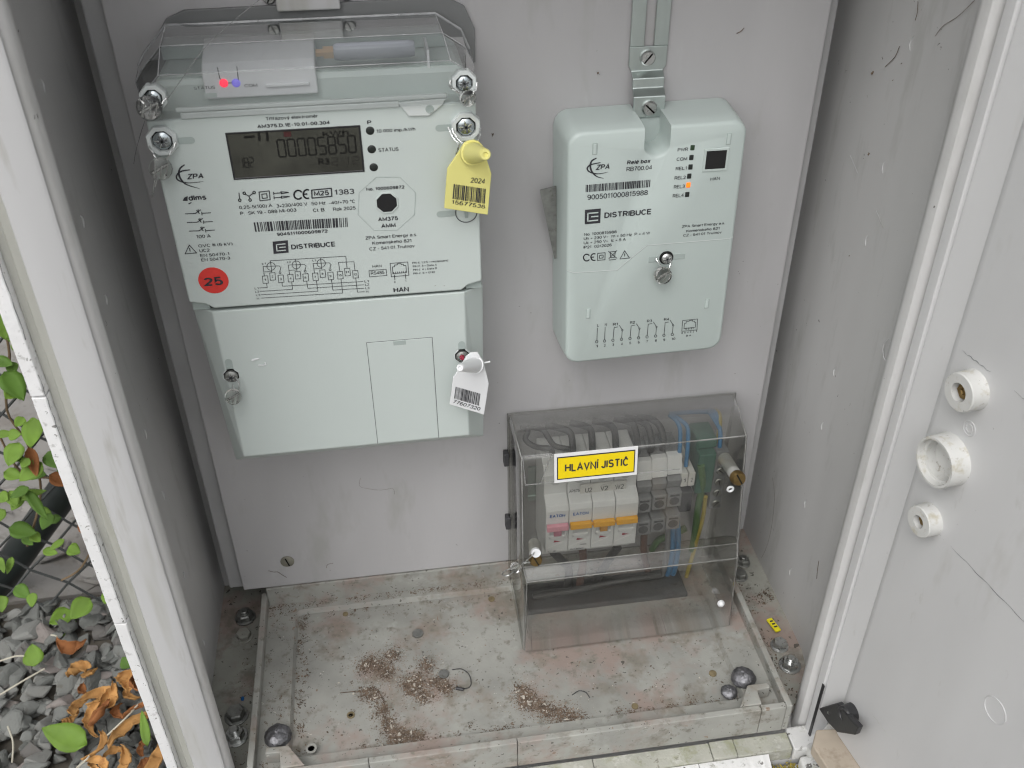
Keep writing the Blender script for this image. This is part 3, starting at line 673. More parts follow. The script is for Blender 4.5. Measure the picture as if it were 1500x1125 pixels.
# ================================================================== door (open, hinged on the right)
HG = Vector((.4312, -.1672, 0)); DA = R(9.3)
dv = Vector((math.sin(DA), -math.cos(DA), 0)); dn = Vector((-math.cos(DA), -math.sin(DA), 0))
def D(s, h, z): return HG + dv*s + dn*h + Vector((0, 0, z))
ZD0, ZD1 = -.050, .66
door = bpy.data.objects.new('door', None)
prof = [(.0086, -.0008), (.0094, -.0008), (.0100, .0000), (.0255, -.0018), (.0275, -.0020), (.0292, -.0008), (.0330, .0000), (.47, .0000), (.47, -.020), (.0300, -.020), (.0086, -.012)]
b = MB(); b.loft([[D(s, h, -.0085) for s, h in prof], [D(s, h, ZD1) for s, h in prof]])
door = b.build('door', 'door_paint', cab, 25)
prof = [(.0000, -.004), (.0006, .0005), (.0020, .0010), (.0072, .0010), (.0080, .0004), (.0085, -.0008), (.0085, -.012), (.0000, -.012)]
b = MB(); b.loft([[D(s, h, ZD0) for s, h in prof], [D(s, h, ZD1) for s, h in prof]]); b.build('hinge_strip', 'door_paint', door, 25)
# bottom flange of the door leaf
b = MB(); b.prism([D(.0300, -.010, -.0090), D(.0240, .0120, -.0092), D(.0345, .0216, -.0098), D(.47, .0216, -.0098), D(.47, -.010, -.0090)], (0, 0, -.010)); b.build('door_flange', 'brown_edge', door, None, .0010)
b = MB(); b.prism([D(.0170, -.010, -.0088), D(.0170, .0030, -.0300), D(.0300, .0140, -.0300), D(.0300, -.010, -.0190)], (0, 0, -.012)); b.build('hinge_block', 'sill_white', door, None, .0010)
# seams moulded across the leaf
for z, s0, parts_ in ((.216, .036, ((0, .06), (.08, .24), (.26, .55), (.58, 1))), (.326, .036, ((0, .05), (.09, .3), (.34, 1))), (.046, .034, ((.05, .1), (.2, .26)))):
    for fa_, fb_ in parts_:
        pts = [D(s0+(.46-s0)*(fa_+(fb_-fa_)*k/16), .0002, z+.0004*math.sin(k*1.7+fa_*30)) for k in range(17)]
        MB().tube(pts, [.00002+(.00014 if z > .1 else .00008)*abs(math.sin(k*.9+z*40+fa_*9))*math.sin(math.pi*(k+.5)/17) for k in range(17)], 5).build('seam', 'ink_grey' if z > .1 else 'frame_groove', door)
# lock bosses
def boss(s, z, r, h, hole, brass, ring=False):
    o = D(s, -.0005, z)
    if not ring:
        bb = MB().lathe(o, dn, [(0, r*1.06), (.0015, r), (h-.0006, r*.985), (h, r*.94), (h+.00005, hole*1.05), (h-.0045, hole), (h-.0046, .0003)], 36).build('lock_boss', 'boss_paint', door, 32)
        MB().lathe(o+dn*(h-.0044), dn, [(0, hole*.97), (.0012, hole*.95), (.0012, hole*.45), (.0005, hole*.35)], 6 if brass == 'hex' else 20).build('brass_insert', 'brass', bb, 25)
    else:
        bb = MB().lathe(o, dn, [(0, r*1.05), (.0015, r), (h-.0005, r*.985), (h, r*.97), (h, r*.88), (h-.004, r*.86), (h-.0042, r*.76), (.0012, r*.74), (.0011, .0003)], 40).build('lock_ring', 'boss_paint', door, 32)
    return bb
boss(.0505, .3110, .0108, .0100, .0050, 'hex'); boss(.0505, .2645, .0148, .0115, 0, '', True); boss(.0507, .2200, .0096, .0090, .0038, 'hex')
# shallow rings pressed in the leaf
for s, z, r in ((.0560, .2895, .0042), (.1322, .1500, .0078), (.0560, .2895, .0024)):
    b = MB(); pts = [D(s, .0002, z) + dv*math.cos(R(a*15))*r + Vector((0, 0, math.sin(R(a*15))*r)) for a in range(25)]
    b.tube(pts, .0003, 5); b.build('pressed_ring', 'frame_paint', door, 60)
# black hinge stay with knob
q = D(.0, .001, .0)
b = MB(); P = [D(.0070, .0012, .018), D(.0095, .0012, .018), D(.0095, .0012, -.048), D(.0070, .0012, -.048)]
b.prism(P, dn*.0006); b.build('hinge_slot', 'black_plastic', door)
stay = MB(); P = [at(u, v, x=.4290) for u, v in ((1199, 1038), (1226, 1030), (1244, 1052), (1257, 1066), (1252, 1077), (1226, 1073), (1212, 1058))]
stay.prism(P, (.0045, .001, 0)); stay_o = stay.build('hinge_stay', 'black_plastic', door, None, .0008)
k0 = at(1240, 1046, x=.4320)
MB().lathe(k0, (-1, -.25, .1), [(-.006, .0066), (.002, .0064), (.003, .0055), (.0031, .0040), (.0022, .0035)], 24).build('stay_knob', 'black_plastic', stay_o, 40)
k1 = at(1214, 1044, x=.4287)
box('rivet', k1-Vector((.0008, .0008, .0008)), k1+Vector((.0002, .0008, .0008)), 'steel', stay_o)

# ================================================================== electricity meter
MY = -.060
meter = thing('electricity_meter', (.112, -.03, .18), 'large pale green electricity meter with dark display and clear top cover', 'meter')
box('meter_base', (.0285, -.046, .184), (.1965, -.0006, .440), 'meter_plastic', meter, .004)
# upper front housing
up = [(.0238, .3105), (.0330, .3085), (.0375, .3050), (.1885, .3042), (.1925, .3075), (.2014, .3098), (.2008, .4235), (.0232, .4225)]
b = MB(); b.prism([Vector((x, MY, z)) for x, z in up], (0, .022, 0)); b.build('front_housing', 'meter_plastic', meter, None, .0012, 3)
# shoulder tabs beside the corner notches
for x0, x1 in ((.0245, .0345), (.1915, .2010)):
    b = MB(); b.prism([Vector((x0, MY+.004, .303)), Vector((x1, MY+.004, .303)), Vector((x1, MY+.004, .3125)), Vector((x0, MY+.004, .3125))], (0, .016, 0)); b.build('shoulder_tab', 'slot_grey', meter)
# lower terminal cover with chamfered flanks
zt, zb = .3030, .1890
F0 = [Vector((.0362, MY, zb)), Vector((.1893, MY, zb)), Vector((.1900, MY, zt)), Vector((.0359, MY, zt))]
S0 = [Vector((.0268, MY+.017, zb-.0155)), Vector((.2012, MY+.017, zb-.0155)), Vector((.2034, MY+.014, zt-.0030)), Vector((.0218, MY+.015, zt-.0018))]
B0 = [Vector((.0275, -.003, zb-.010)), Vector((.2000, -.003, zb-.010)), Vector((.2020, -.003, zt-.004)), Vector((.0230, -.003, zt-.004))]
b = MB(); b.loft([B0, S0, F0]); lower = b.build('terminal_cover', 'meter_plastic', meter, None, .0009, 2)
# hatch in the terminal cover, proud edges with a hairline gap
FA = Face(MY, meter)
FA.frame(270, 400, 3.26)
hp = [FA.p(871, 333, 0), FA.p(1184, 308, 0), FA.p(1213, 792, 0), FA.p(925, 816, 0)]
xa = (hp[0].x+hp[3].x)/2; xb_ = (hp[1].x+hp[2].x)/2; zt2 = hp[0].z
for a, c in (((xa-.0003, zb+.0004), (xa, zt2)), ((xb_, zb+.0004), (xb_+.0003, zt2)), ((xa-.0003, zt2), (xb_+.0003, zt2+.00025))):
    box('hatch_gap', (a[0], MY-.00012, a[1]), (c[0], MY+.001, c[1]), 'ink_grey', lower)
box('hatch', (xa+.0001, MY-.00018, zb+.0006), (xb_-.0001, MY+.001, zt2-.0001), 'meter_plastic', lower, .0003)
c = FA.p(1028, 330, 0); box('finger_notch', (c.x-.0095*.42, MY-.0003, c.z-.0020), (c.x+.0095*.42, MY, c.z+.0012), 'slot_grey', lower, .0003)
# keyhole slots with screws in the terminal cover
def cross_screw(name, c, r, parent, m='steel_blue', ax=(0, -1, 0)):
    c = Vector(c); ax = Vector(ax).normalized()
    s = MB().lathe(c, ax, [(-.001, r), (.0012, r), (.0022, r*.72), (.0024, r*.3)], 24).build(name, m, parent, 40)
    q = MB()
    for k in range(4):
        an = R(k*45+12); d = Vector((math.cos(an), 0, math.sin(an))); n = Vector((-d.z, 0, d.x))*r*(.12 if k % 2 == 0 else .05); o = c+ax*.00245; L_ = r*(.62 if k % 2 == 0 else .5)
        q.prism([o+d*L_+n, o-d*L_+n, o-d*L_-n, o+d*L_-n], ax*.00012)
    q.build('screw_cross', 'ink_grey', s)
    q2 = MB()
    for k in range(5):
        an = R(k*72+30); d = Vector((math.cos(an), 0, math.sin(an))); n = Vector((-d.z, 0, d.x))*r*.045; o = c+ax*.0024+d*r*.3
        q2.prism([o+d*r*.5+n, o+n, o-n, o+d*r*.5-n], ax*.0003)
    q2.build('screw_burr', 'steel', s)
    return s
def keyhole(u, v, topu, topv, parent):
    c = at(u, v, y=MY); t = at(topu, topv, y=MY)
    b = MB(); w_ = .0022
    pts = [Vector((t.x+w_*math.cos(R(a)), MY-.0002, t.z-.002+w_*math.sin(R(a)))) for a in range(0, 181, 20)] + [Vector((c.x-w_, MY-.0002, c.z)), Vector((c.x+w_, MY-.0002, c.z))]
    b.poly(pts); b.build('keyhole_slot', 'slot_grey', parent)
    oc = MB(); ring = [Vector((c.x+.0050*math.cos(R(22.5+45*k)), MY-.0004, c.z+.0050*math.sin(R(22.5+45*k)))) for k in range(8)]
    oc.poly(ring); oc.build('screw_well', 'recess', parent)
    ri = [Vector((c.x+.0056*math.cos(R(22.5+45*k)), MY-.0002, c.z+.0056*math.sin(R(22.5+45*k)))) for k in range(8)]
    oc = MB(); oc.prism(ri, (0, .001, 0)); oc.build('screw_well_rim', 'boss_plastic', parent)
    return cross_screw('cover_screw', (c.x, MY-.0005, c.z), .0041, parent, 'steel_dull')
keyhole(339, 550, 334, 526, lower); ks = keyhole(677, 521, 676, 500, lower)
c = at(677, 524, y=MY-.004); b = MB().lathe(c, (0, -1, .2), [(-.001, .0018), (.001, .0014)], 8); b.build('red_mark', 'red_mark', lower)
# two white plastic slivers stuck on the cover
c = at(374, 525, y=MY); c2 = at(383, 533, y=MY)
for cc, s in ((c, -1), (c2, 1)):
    P = [Vector((cc.x-.0022, MY-.0005, cc.z-.0004)), Vector((cc.x+.0022, MY-.0006, cc.z-.0003+s*-.0003)), Vector((cc.x+.0024*s, MY-.0006, cc.z+.0012*(1 if s > 0 else -.9)))]
    sl = MB().tube(spline(P, 4), .00042, 5).build('plastic_sliver', 'white_plastic', None, 60)
    tag(sl, 'tiny white plastic sliver on the terminal cover, the %s of two' % ('lower' if s > 0 else 'upper'), 'sliver')
# octagonal screw bosses on the upper housing
def oct_boss(u, v, parent, r=.0087, ym=MY, clearcol=False):
    c = at(u, v, y=ym-.002)
    ro = [Vector((c.x+r*math.cos(R(22.5+45*k)), 0, c.z+r*math.sin(R(22.5+45*k)))) for k in range(8)]
    sc = lambda s, y: [Vector((c.x+(q.x-c.x)*s, y, c.z+(q.z-c.z)*s)) for q in ro]
    b = MB(); b.loft([sc(1, ym+.003), sc(1, ym-.0022), sc(.95, ym-.0030), sc(.70, ym-.0030), sc(.66, ym-.0005)], cap=False)
    o = b.build('screw_boss', 'clear_cover' if clearcol else 'boss_plastic', parent)
    w_ = MB().poly(sc(.655, ym-.0006)); w_.build('screw_well', 'recess', o)
    cross_screw('screw', (c.x, ym-.0006, c.z), r*.56, parent, 'steel_blue'); return c
oct_boss(237.5, 206.5, meter); oct_boss(682.5, 186, meter)
for u, v, w_ in ((270, 206, .0075), (653, 187, .008), (654, 313, .008)):   # slots beside the bosses
    c = at(u, v, y=MY); b = MB(); pts = []
    for a in range(-90, 91, 30): pts.append(Vector((c.x+w_*.5+.0019*math.cos(R(a)), MY-.0002, c.z+.0019*math.sin(R(a)))))
    for a in range(90, 271, 30): pts.append(Vector((c.x-w_*.5+.0019*math.cos(R(a)), MY-.0002, c.z+.0019*math.sin(R(a)))))
    b.poly(pts); b.build('lock_slot', 'slot_grey', meter)
# half hidden sealing disc under the yellow tag
c = at(683, 311, y=MY)
b = MB(); b.tube([Vector((c.x+.0064*math.cos(R(a*15)), MY-.0002, c.z+.0064*math.sin(R(a*15)))) for a in range(25)], .0003, 5); dsc = b.build('sealing_disc', 'ink_grey', meter)
box('disc_slot', (c.x-.001, MY-.0004, c.z-.0035), (c.x+.001, MY-.0001, c.z+.003), 'slot_grey', dsc)

# ---- printing, display
f = FA.frame(190, 0, 2.778)
f.text('Třífázový elektroměr', 555, 490.5, 765, 14)
f.text('AM375.D.1E-10.01-00.304', 520, 522.5, 812, 15, True)
f.text('P', 967, 507, 984, 17, True)
f.text('10 000 imp./kWh', 1005, 541, 1162, 14)
f = FA.frame(440, 150, 3.752)
f.text('STATUS', 430, 273, 540, 21)
f.text('M25', 76, 515, 158, 28, True); f.strokes([[(62, 482), (170, 472), (173, 516), (64, 526), (62, 482)]], 6, 'printed_frame')
f.text('1383', 190, 510, 297, 30)
f.text('50 Hz', 62, 566, 140, 19); f.text('-40/+70 °C', 160, 562, 300, 19)
f.text('Cl. B', 70, 603, 133, 19); f.text('Rok 2025', 181, 597, 304, 19)
f.text('No. 1000609872', 363, 487, 572, 18, True)
f.text('AM375', 428, 655, 537, 23, True); f.text('AMM', 445, 691, 524, 23, True)
f.text('ZPA Smart Energy a.s.', 357, 755, 640, 18); f.text('Komenskeho 821', 396, 783, 610, 18); f.text('CZ - 541 01 Trutnov', 380, 815, 628, 18)
f.text('HAN', 397, 909, 447, 15); f.text('RS485', 388, 948, 462, 18); f.strokes([[(377, 925), (471, 917), (475, 951), (380, 959), (377, 925)]], 3, 'printed_frame')
f.text('PIN č. 1,2,5 = nezapojeno', 616, 888, 812, 10.5); f.text('PIN č. 3 = Data A', 618, 907, 750, 10.5); f.text('PIN č. 4 = Data B', 620, 926, 751, 10.5); f.text('PIN č. 6 = GND', 621, 946, 740, 10.5)
f.text('HAN', 513, 1046, 597, 28, True)
f.text('L1', 353, 990, 375, 12); f.text('L2', 356, 1008, 378, 12); f.text('L3', 358, 1027, 380, 12); f.text('N', 361, 1046, 374, 12)
# socket drawing
f.strokes([[(493, 885), (590, 877), (596, 950), (500, 958), (493, 885)], [(508, 942), (506, 904), (518, 902), (517, 894), (533, 892), (532, 887), (553, 885), (554, 890), (566, 889), (567, 897), (580, 896), (583, 935), (508, 942)], [(517, 948), (519, 975)], [(576, 942), (580, 972)]]+[[(512+k*11, 940-k*.9), (513+k*11, 932-k*.9)] for k in range(7)], 3)
f.text('8', 516, 992, 523, 9); f.text('1', 577, 987, 582, 9)
# octagon with the optical port
f.strokes([[(475+168*math.cos(R(22.5+45*k))-8*math.sin(R(22.5+45*k)), 557+158*math.sin(R(22.5+45*k))) for k in range(9)]], 2.2, 'printed_octagon', 'slot_grey')
c = f.p(475, 550, 0)
oct_ = [Vector((c.x+.0062*math.cos(R(22.5+45*k)), MY-.0004, c.z+.0062*math.sin(R(22.5+45*k)))) for k in range(8)]
b = MB(); b.prism(oct_, (0, .0002, 0)); b.build('optical_port', 'recess', meter)
ri = [[Vector((c.x+s*.0062*math.cos(R(22.5+45*k)), y, c.z+s*.0062*math.sin(R(22.5+45*k)))) for k in range(8)] for s, y in ((1.16, MY-.00005), (1.10, MY-.0008), (1.0, MY-.0008), (1.0, MY-.0003))]
b = MB(); b.loft(ri, cap=False); b.build('port_rim', 'meter_plastic', meter)
for X, Y, r_ in ((383, 155, 22), (392, 257, 21), (403, 356, 20)):
    c = f.p(X, Y, 0); b = MB().lathe((c.x, MY+.0005, c.z), (0, -1, 0), [(0, .0024), (.0007, .0024), (.0011, .0017)], 18); b.build('indicator_lamp', 'led_dark', meter, 40)
f = FA.frame(190, 150, 3.748)
f.text('ZPA', 313, 424, 405, 31, True, shear=.22)
f.text('dlms', 325, 541, 422, 31, True)
f.fill([[(290, 540), (300, 522), (318, 514), (318, 542)], [(320, 556), (340, 546), (338, 553), (326, 560)]])
def cres(f, pts, wmax):
    P = spline([Vector((x, y, 0)) for x, y in pts], 6); n = len(P)-1; A = []; B = []
    for k, q in enumerate(P):
        t = P[min(k+1, n)]-P[max(k-1, 0)]; t.normalize(); nn = Vector((-t.y, t.x, 0))*wmax*(.12+.88*math.sin(math.pi*min(1, .15+k/n*.85)))
        A.append(q+nn); B.append(q-nn)
    polys = [[(A[k].x, A[k].y), (A[k+1].x, A[k+1].y), (B[k+1].x, B[k+1].y), (B[k].x, B[k].y)] for k in range(n)]
    f.fill(polys, 'printed_logo')
cres(f, [(302, 342), (277, 362), (270, 390), (280, 420), (310, 450), (385, 474)], 5.5)
cres(f, [(332, 370), (280, 380), (257, 405), (268, 428), (320, 442), (405, 434)], 4.5)
for x0, y0 in ((305, 612), (315, 660), (326, 707)):
    f.strokes([[(x0, y0), (x0+55, y0-2), (x0+84, y0-22)], [(x0+62, y0-20), (x0+78, y0-2)], [(x0+70, y0-24), (x0+73, y0-4)], [(x0+90, y0-10), (x0+92, y0+6)], [(x0+90, y0-3), (x0+140, y0-6)]], 4, 'printed_symbol')
f.text('100 A', 368, 747, 446, 19)
tri = [(327, 783), (304, 832), (367, 826), (327, 783)]
f.strokes([tri], 4, 'warning_symbol'); f.text('!', 331, 824, 336, 27, True)
f.text('OVC III (6 kV)', 378, 797, 565, 17); f.text('UC2', 384, 823, 440, 17); f.text('EN 50470-1', 389, 850, 546, 17); f.text('EN 50470-3', 395, 874, 552, 17)
# symbol row
f.strokes([[(600, 497), (603, 530)], circ(604, 537, 7, 7, 12), [(633, 503), (655, 515), (678, 499)], [(655, 515), (660, 530)], circ(629, 499, 7, 7, 12), circ(683, 495, 7, 7, 12), circ(661, 536, 7, 7, 12),
           [(710, 492), (766, 486), (771, 534), (715, 540), (710, 492)], [(725, 504), (752, 501), (755, 524), (728, 527), (725, 504)],
           [(790, 500), (835, 496)], [(790, 493), (791, 508)], [(830, 490), (872, 494), (832, 502), (830, 490)], [(792, 524), (835, 521)], [(792, 516), (793, 531)], [(876, 517), (833, 515), (834, 526), (876, 517)]], 4.5, 'printed_symbol')
f.strokes([circ(925, 507, 23, 24, 14, 40, 320), circ(975, 503, 22, 24, 14, 70, 290), [(955, 504), (972, 503)]], 8, 'ce_mark')
f.text('0,25-5(100) A', 602, 587, 783, 19); f.text('3×230/400 V', 807, 578, 975, 19)
f.text('P:  SK 19 - 088 MI-003', 608, 620, 915, 19)
f.text('L1', 687, 1027, 708, 11); f.text('L2', 690, 1046, 712, 11); f.text('L3', 694, 1064, 716, 11); f.text('N', 699, 1083, 711, 11)
st_c = f.p(460, 977, 0)
mat('sticker_red', (.74, .05, .04), .55, var=.06, vscale=200)
b = MB().lathe((st_c.x, MY+.0001, st_c.z), (0, -1, 0), [(0, .0087), (.00035, .0087)], 36); stick = b.build('red_sticker', 'sticker_red', meter)
t25 = f.text('25', 405, 1011, 515, 48, True, lift=.0006)
f = FA.frame(0, 0, 1)
f.barcode([(371.4, 325.8), (508.6, 318.8), (509.3, 332.4), (374, 339.6)], 44, 5)
f.text('9045111000609872', 405.8, 345.8, 480, 4.8, True)
f.text('DISTRIBUCE', 427, 365.6, 490.9, 7.4, True)
f.fill([[(399.3, 354), (421.5, 352), (422.8, 370), (400.8, 372)]], 'printed_logo')
f.strokes([[(417.5, 357.2), (404.8, 358.4), (405.8, 367.6), (418.4, 366.4)], [(417.8, 361.8), (409.5, 362.5)]], 1.6, 'printed_logo_lines', 'meter_plastic', lift=.0005)
# wiring diagram
f = FA.frame(360, 370, 7.5); LN = []
bx_ = [(182, 259, '1'), (262, 224, '2'), (354, 250, '3'), (460, 243, '4'), (540, 210, '5'), (626, 235, '6'), (732, 228, '7'), (812, 193, '8'), (900, 218, '9'), (1004, 210, '10'), (1084, 176, '11'), (1172, 200, '12')]
for x, y, t_ in bx_:
    LN.append([(x, y), (x+58, y-5), (x+66, y+76), (x+8, y+81), (x, y)])
    f.text(t_, x+22 if len(t_) == 1 else x+14, y+52, x+42 if len(t_) == 1 else x+50, 24)
for k, (x, y) in enumerate(((278, 152), (554, 135), (828, 118))):
    LN += [circ(x, y, 46, 43, 18), [(x-8, y-62), (x+8, y+62)], [(x-88, y+2), (x+88, y-6), (x+108, y+12), (x+96, y+55)], [(x-88, y+2), (x-74, y+106)], [(x-82, y+60), (x+8, y+56)], circ(x+98, y+70, 11, 11, 8)]
LN += [[(266, 90), (1098, 40), (1112, 172)], [(1018, 108), (1188, 100)], [(1018, 108), (1034, 208)], [(1188, 100), (1200, 198)],
       [(228, 340), (236, 384), (150, 388)], [(504, 322), (514, 404), (158, 426)], [(774, 306), (792, 424), (165, 464)], [(1046, 288), (1064, 444), (172, 500)],
       [(396, 326), (403, 370), (1290, 318)], [(668, 312), (682, 393), (1296, 354)], [(940, 296), (957, 412), (1300, 392)], [(1208, 282), (1226, 434), (1304, 430)]]
f.strokes(LN, 5.5)
for t_, x, y in (('L1', 180, 132), ('L2', 458, 116), ('L3', 734, 98)): f.text(t_, x, y, x+40, 20)
# display
f = FA.frame(0, 0, 1)
scr = [at(330.6, 192.5, y=MY-.0003), at(526.4, 184.2, y=MY-.0003), at(533.0, 251.8, y=MY-.0003), at(343.2, 260.9, y=MY-.0003)]
xa, xb2 = (scr[0].x+scr[3].x)/2, (scr[1].x+scr[2].x)/2; za, zb2 = (scr[0].z+scr[1].z)/2-.0008, (scr[2].z+scr[3].z)/2
bz = MB(); bz.loft([rp for rp in ([Vector((q.x, y, q.y2)) for q in ()],)] if False else [[Vector((xa-e, y, zb2-e)), Vector((xb2+e, y, zb2-e)), Vector((xb2+e, y, za+e)), Vector((xa-e, y, za+e))] for e, y in ((.0005, MY+.0002), (.0005, MY-.0005), (-.0002, MY-.0005), (-.0006, MY-.00025))], cap=False)
bz.build('display_bezel', 'bezel', meter, None, .0002)
disp = MB().poly([Vector((xa-.0004, MY-.0003, zb2-.0004)), Vector((xb2+.0004, MY-.0003, zb2-.0004)), Vector((xb2+.0004, MY-.0003, za+.0004)), Vector((xa-.0004, MY-.0003, za+.0004))]).build('display', 'lcd', meter)
SEG = {'0': 'abcdef', '1': 'bc', '2': 'abged', '3': 'abgcd', '5': 'afgcd', '8': 'abcdefg', 'R': 'abefgc', '6': 'afgedc', '4': 'fgbc', '7': 'abc', '9': 'abcdfg'}
def seven(s, u0, v0, u1, v1, m, th=.21, gap=.28, yl=.0005, segs=None):
    """seven-segment digits between two corners of the display"""
    p0 = at(u0, v1, y=MY-yl); p1 = at(u1, v1-.06*(u1-u0), y=MY-yl); h = (at(u0, v0, y=MY-yl)-p0).z; b = MB(); n = len(s)
    wd = (p1.x-p0.x)/(n-gap)*(1-gap); pitch = (p1.x-p0.x)/(n-gap)
    for k, ch in enumerate(s):
        x = p0.x+pitch*k; z = p0.z; t = wd*th; y = MY-yl
        S = {'a': ((.08, 1), (.92, 1)), 'g': ((.1, .5), (.9, .5)), 'd': ((.08, 0), (.92, 0)), 'f': ((0, .54), (0, .96)), 'e': ((0, .04), (0, .46)), 'b': ((1, .54), (1, .96)), 'c': ((1, .04), (1, .46))}
        for q in SEG.get(ch, ''):
            (xa_, za_), (xc_, zc_) = S[q]
            A = Vector((x+wd*xa_, y, z+h*za_)); Bq = Vector((x+wd*xc_, y, z+h*zc_)); d = (Bq-A).normalized(); nn = Vector((-d.z, 0, d.x))*t*.5
            b.poly([A-nn, Bq-nn, Bq+d*t*.3, Bq+nn, A+nn, A-d*t*.3])
    me = bpy.data.meshes.new('display_digits'); me.from_pydata(b.v, [], b.f); me.update(); me.materials.append(MATS[m]); return put('display_digits', me, disp)
seven('00005850', 409, 205, 522, 230, 'lcd_segment')
seven('182', 351, 232, 373, 246, 'lcd_segment', .2)
seven('212', 487, 232, 526, 242, 'lcd_faint', .14, .45)
f.parent = disp
f.text('R3', 467, 242, 483, 10, True, 'lcd_segment', lift=.0005)
f.text('kWh', 473, 200, 511, 7.5, False, 'lcd_segment', lift=.0005)
f.strokes([[(358, 201), (372, 200)], [(379, 194), (380, 206)], [(391, 194), (392, 206)]], 3, 'display_marks', 'lcd_segment', lift=.0005)
f.fill([[(415, 193), (426, 192.5), (427, 200), (416, 200.5)]], 'display_marks', 'lcd_maroon', lift=.0005)
f.parent = meter
# moulded ridge under the clear cover and the small lug
f = FA.frame(190, 0, 2.778)
for Y, m, th, X0_, X1_ in ((447, 'boss_plastic', .0012, 187, 1290), (470, 'boss_plastic', .0016, 208, 1095)):
    p0 = f.p(X0_, Y, 0); q1 = f.p(X1_, Y-.062*(X1_-X0_), 0)
    box('moulded_ridge', (p0.x, MY-.0014, p0.z-th), (q1.x, MY+.001, p0.z+th), m, meter, .0006)
lg = [f.p(X, Y, 0) for X, Y in ((1098, 425), (1135, 470), (1218, 468), (1270, 425), (1285, 400), (1262, 398), (1090, 415))]
b = MB(); b.prism([Vector((q.x, MY-.0016, q.z)) for q in lg], (0, .0025, 0)); lug = b.build('lug', 'boss_plastic', meter, None, .0005)
c = f.p(1220, 440, 0); b = MB().lathe((c.x, MY-.0005, c.z), (0, -1, 0), [(0, .0024), (.0014, .0024), (.00145, .0018), (.0012, .0017)], 18); b.build('lug_rivet', 'slot_grey', lug, 40)

# ---- clear top cover
rows = []
def cov(y, P): return [at(190+X/2.778, Y/2.778, y=y) for X, Y in P]
back = cov(-.010, [(80, 470), (28, 262), (30, 235), (140, 115), (1285, 65), (1380, 115), (1400, 215), (1402, 420)])
rd1 = cov(-.046, [(95, 476), (50, 262), (60, 225), (120, 190), (1280, 135), (1352, 165), (1380, 220), (1396, 424)])
rd2 = cov(-.064, [(205, 482), (100, 330), (75, 255), (122, 302), (1310, 246), (1366, 176), (1330, 290), (1262, 424)])
xs0 = .0215; xs1 = .2030
def oct8(x0, x1, zb_, zt_, c, y): return [Vector((x0, y, zb_)), Vector((x0, y, zt_-c*1.1)), Vector((x0+c*.25, y, zt_-c*.75)), Vector((x0+c, y, zt_)), Vector((x1-c, y, zt_)), Vector((x1-c*.25, y, zt_-c*.5)), Vector((x1, y, zt_-c*1.1)), Vector((x1, y, zb_))]
r0 = oct8(.0150, .2030, .4235, .4590, .0190, -.012)
r1 = oct8(.0185, .2020, .4237, .4562, .0165, -.042)
r2 = oct8(.0245, .1985, .4240, .4475, .0110, -.0640)
b = MB(); i = len(b.v)
for r_ in (r0, r1, r2): b.v += [tuple(q) for q in r_]
for k in range(2):
    for j in range(7): b.f.append((k*8+j, k*8+j+1, (k+1)*8+j+1, (k+1)*8+j))
b.f.append(tuple(16+j for j in range(8)))
tc_ = b.build('clear_cover', 'clear_cover', meter)
so = tc_.modifiers.new('shell', 'SOLIDIFY'); so.thickness = .0010; so.offset = -1
b = MB(); b.tube([Vector((q.x, -.011, q.z)) for q in r0[1:7]], .0009, 6); b.build('cover_lip', 'edge_clear', tc_, 60)
for ed_ in (r1[1:7], r2[1:7], [r2[3], r1[3], r0[3]], [r2[4], r1[4], r0[4]], [r2[1], r1[1], r0[1]], [r2[6], r1[6], r0[6]], [r2[0], r2[1]], [r2[7], r2[6]]):
    MB().tube(ed_, .00026, 6).build('edge_highlight', 'edge_clear', tc_, 60)  # thin pale tubes laid on as the highlights of the cover's edges
c1 = oct_boss(190/2.778*0+224.5, 144, meter, .0073, -.0635, False); c2 = oct_boss(680, 122, meter, .0072, -.0635, False)
# inside the clear cover: well, modem, connector, antenna
box('cover_well', (.0320, -.0440, .4260), (.1920, -.0435, .4400), 'slot_grey', meter)
box('well_back', (.0290, -.012, .4405), (.1940, -.0080, .4520), 'slot_grey', meter)
f.parent = meter
MYM = -.050
p0 = at(190+312/2.778, 405/2.778, y=MYM); p1 = at(190+768/2.778, 385/2.778, y=MYM)
ztm = at(190+310/2.778, 295/2.778, y=MYM).z
mod = MB(); P = [(-.0200, p0.z), (MYM, p0.z), (MYM, ztm), (MYM+.005, ztm+.0035), (-.0210, ztm+.0105), (-.0200, ztm)]
mod.prism([Vector((p0.x, y, z)) for y, z in P], (p1.x-p0.x, 0, 0)); modem = mod.build('modem', 'white_module', meter, None, .0008)
box('modem_notch', (p0.x-.0006, MYM-.0003, p0.z+.0010), (p0.x+.0060, MYM+.0006, p0.z+.0034), 'meter_plastic', modem)
box('modem_rib', (at(190+500/2.778, 0, y=MYM).x, MYM-.0014, p0.z+.0052), (p1.x-.0040, MYM, p0.z+.0068), 'white_module', modem, .0004)
FM = Face(MYM, modem).frame(190, 0, 2.778)
for X, Y, m in ((383, 338, 'led_red'), (433, 337, 'led_violet')):
    c = FM.p(X, Y, 0); MB().lathe((c.x, MYM, c.z), (0, -1, 0), [(0, .0023), (.0004, .0023), (.0008, .0015)], 16).build('status_light', m, modem, 50)
FM.text('COM', 468, 356, 520, 14, m='ink_grey'); FM.text('STATUS', 262, 366, 348, 13, m='ink_grey')
FM.strokes([[(357, 275), (366, 318), (378, 330)], [(436, 271), (442, 325)], [(398, 338), (420, 337)]], 3, 'printed_lead')
ya = -.046
ca = at(190+765/2.778, 222/2.778, y=ya); cb = at(190+830/2.778, 212/2.778, y=ya); ce = at(190+1160/2.778, 213/2.778, y=ya)
zc = cb.z
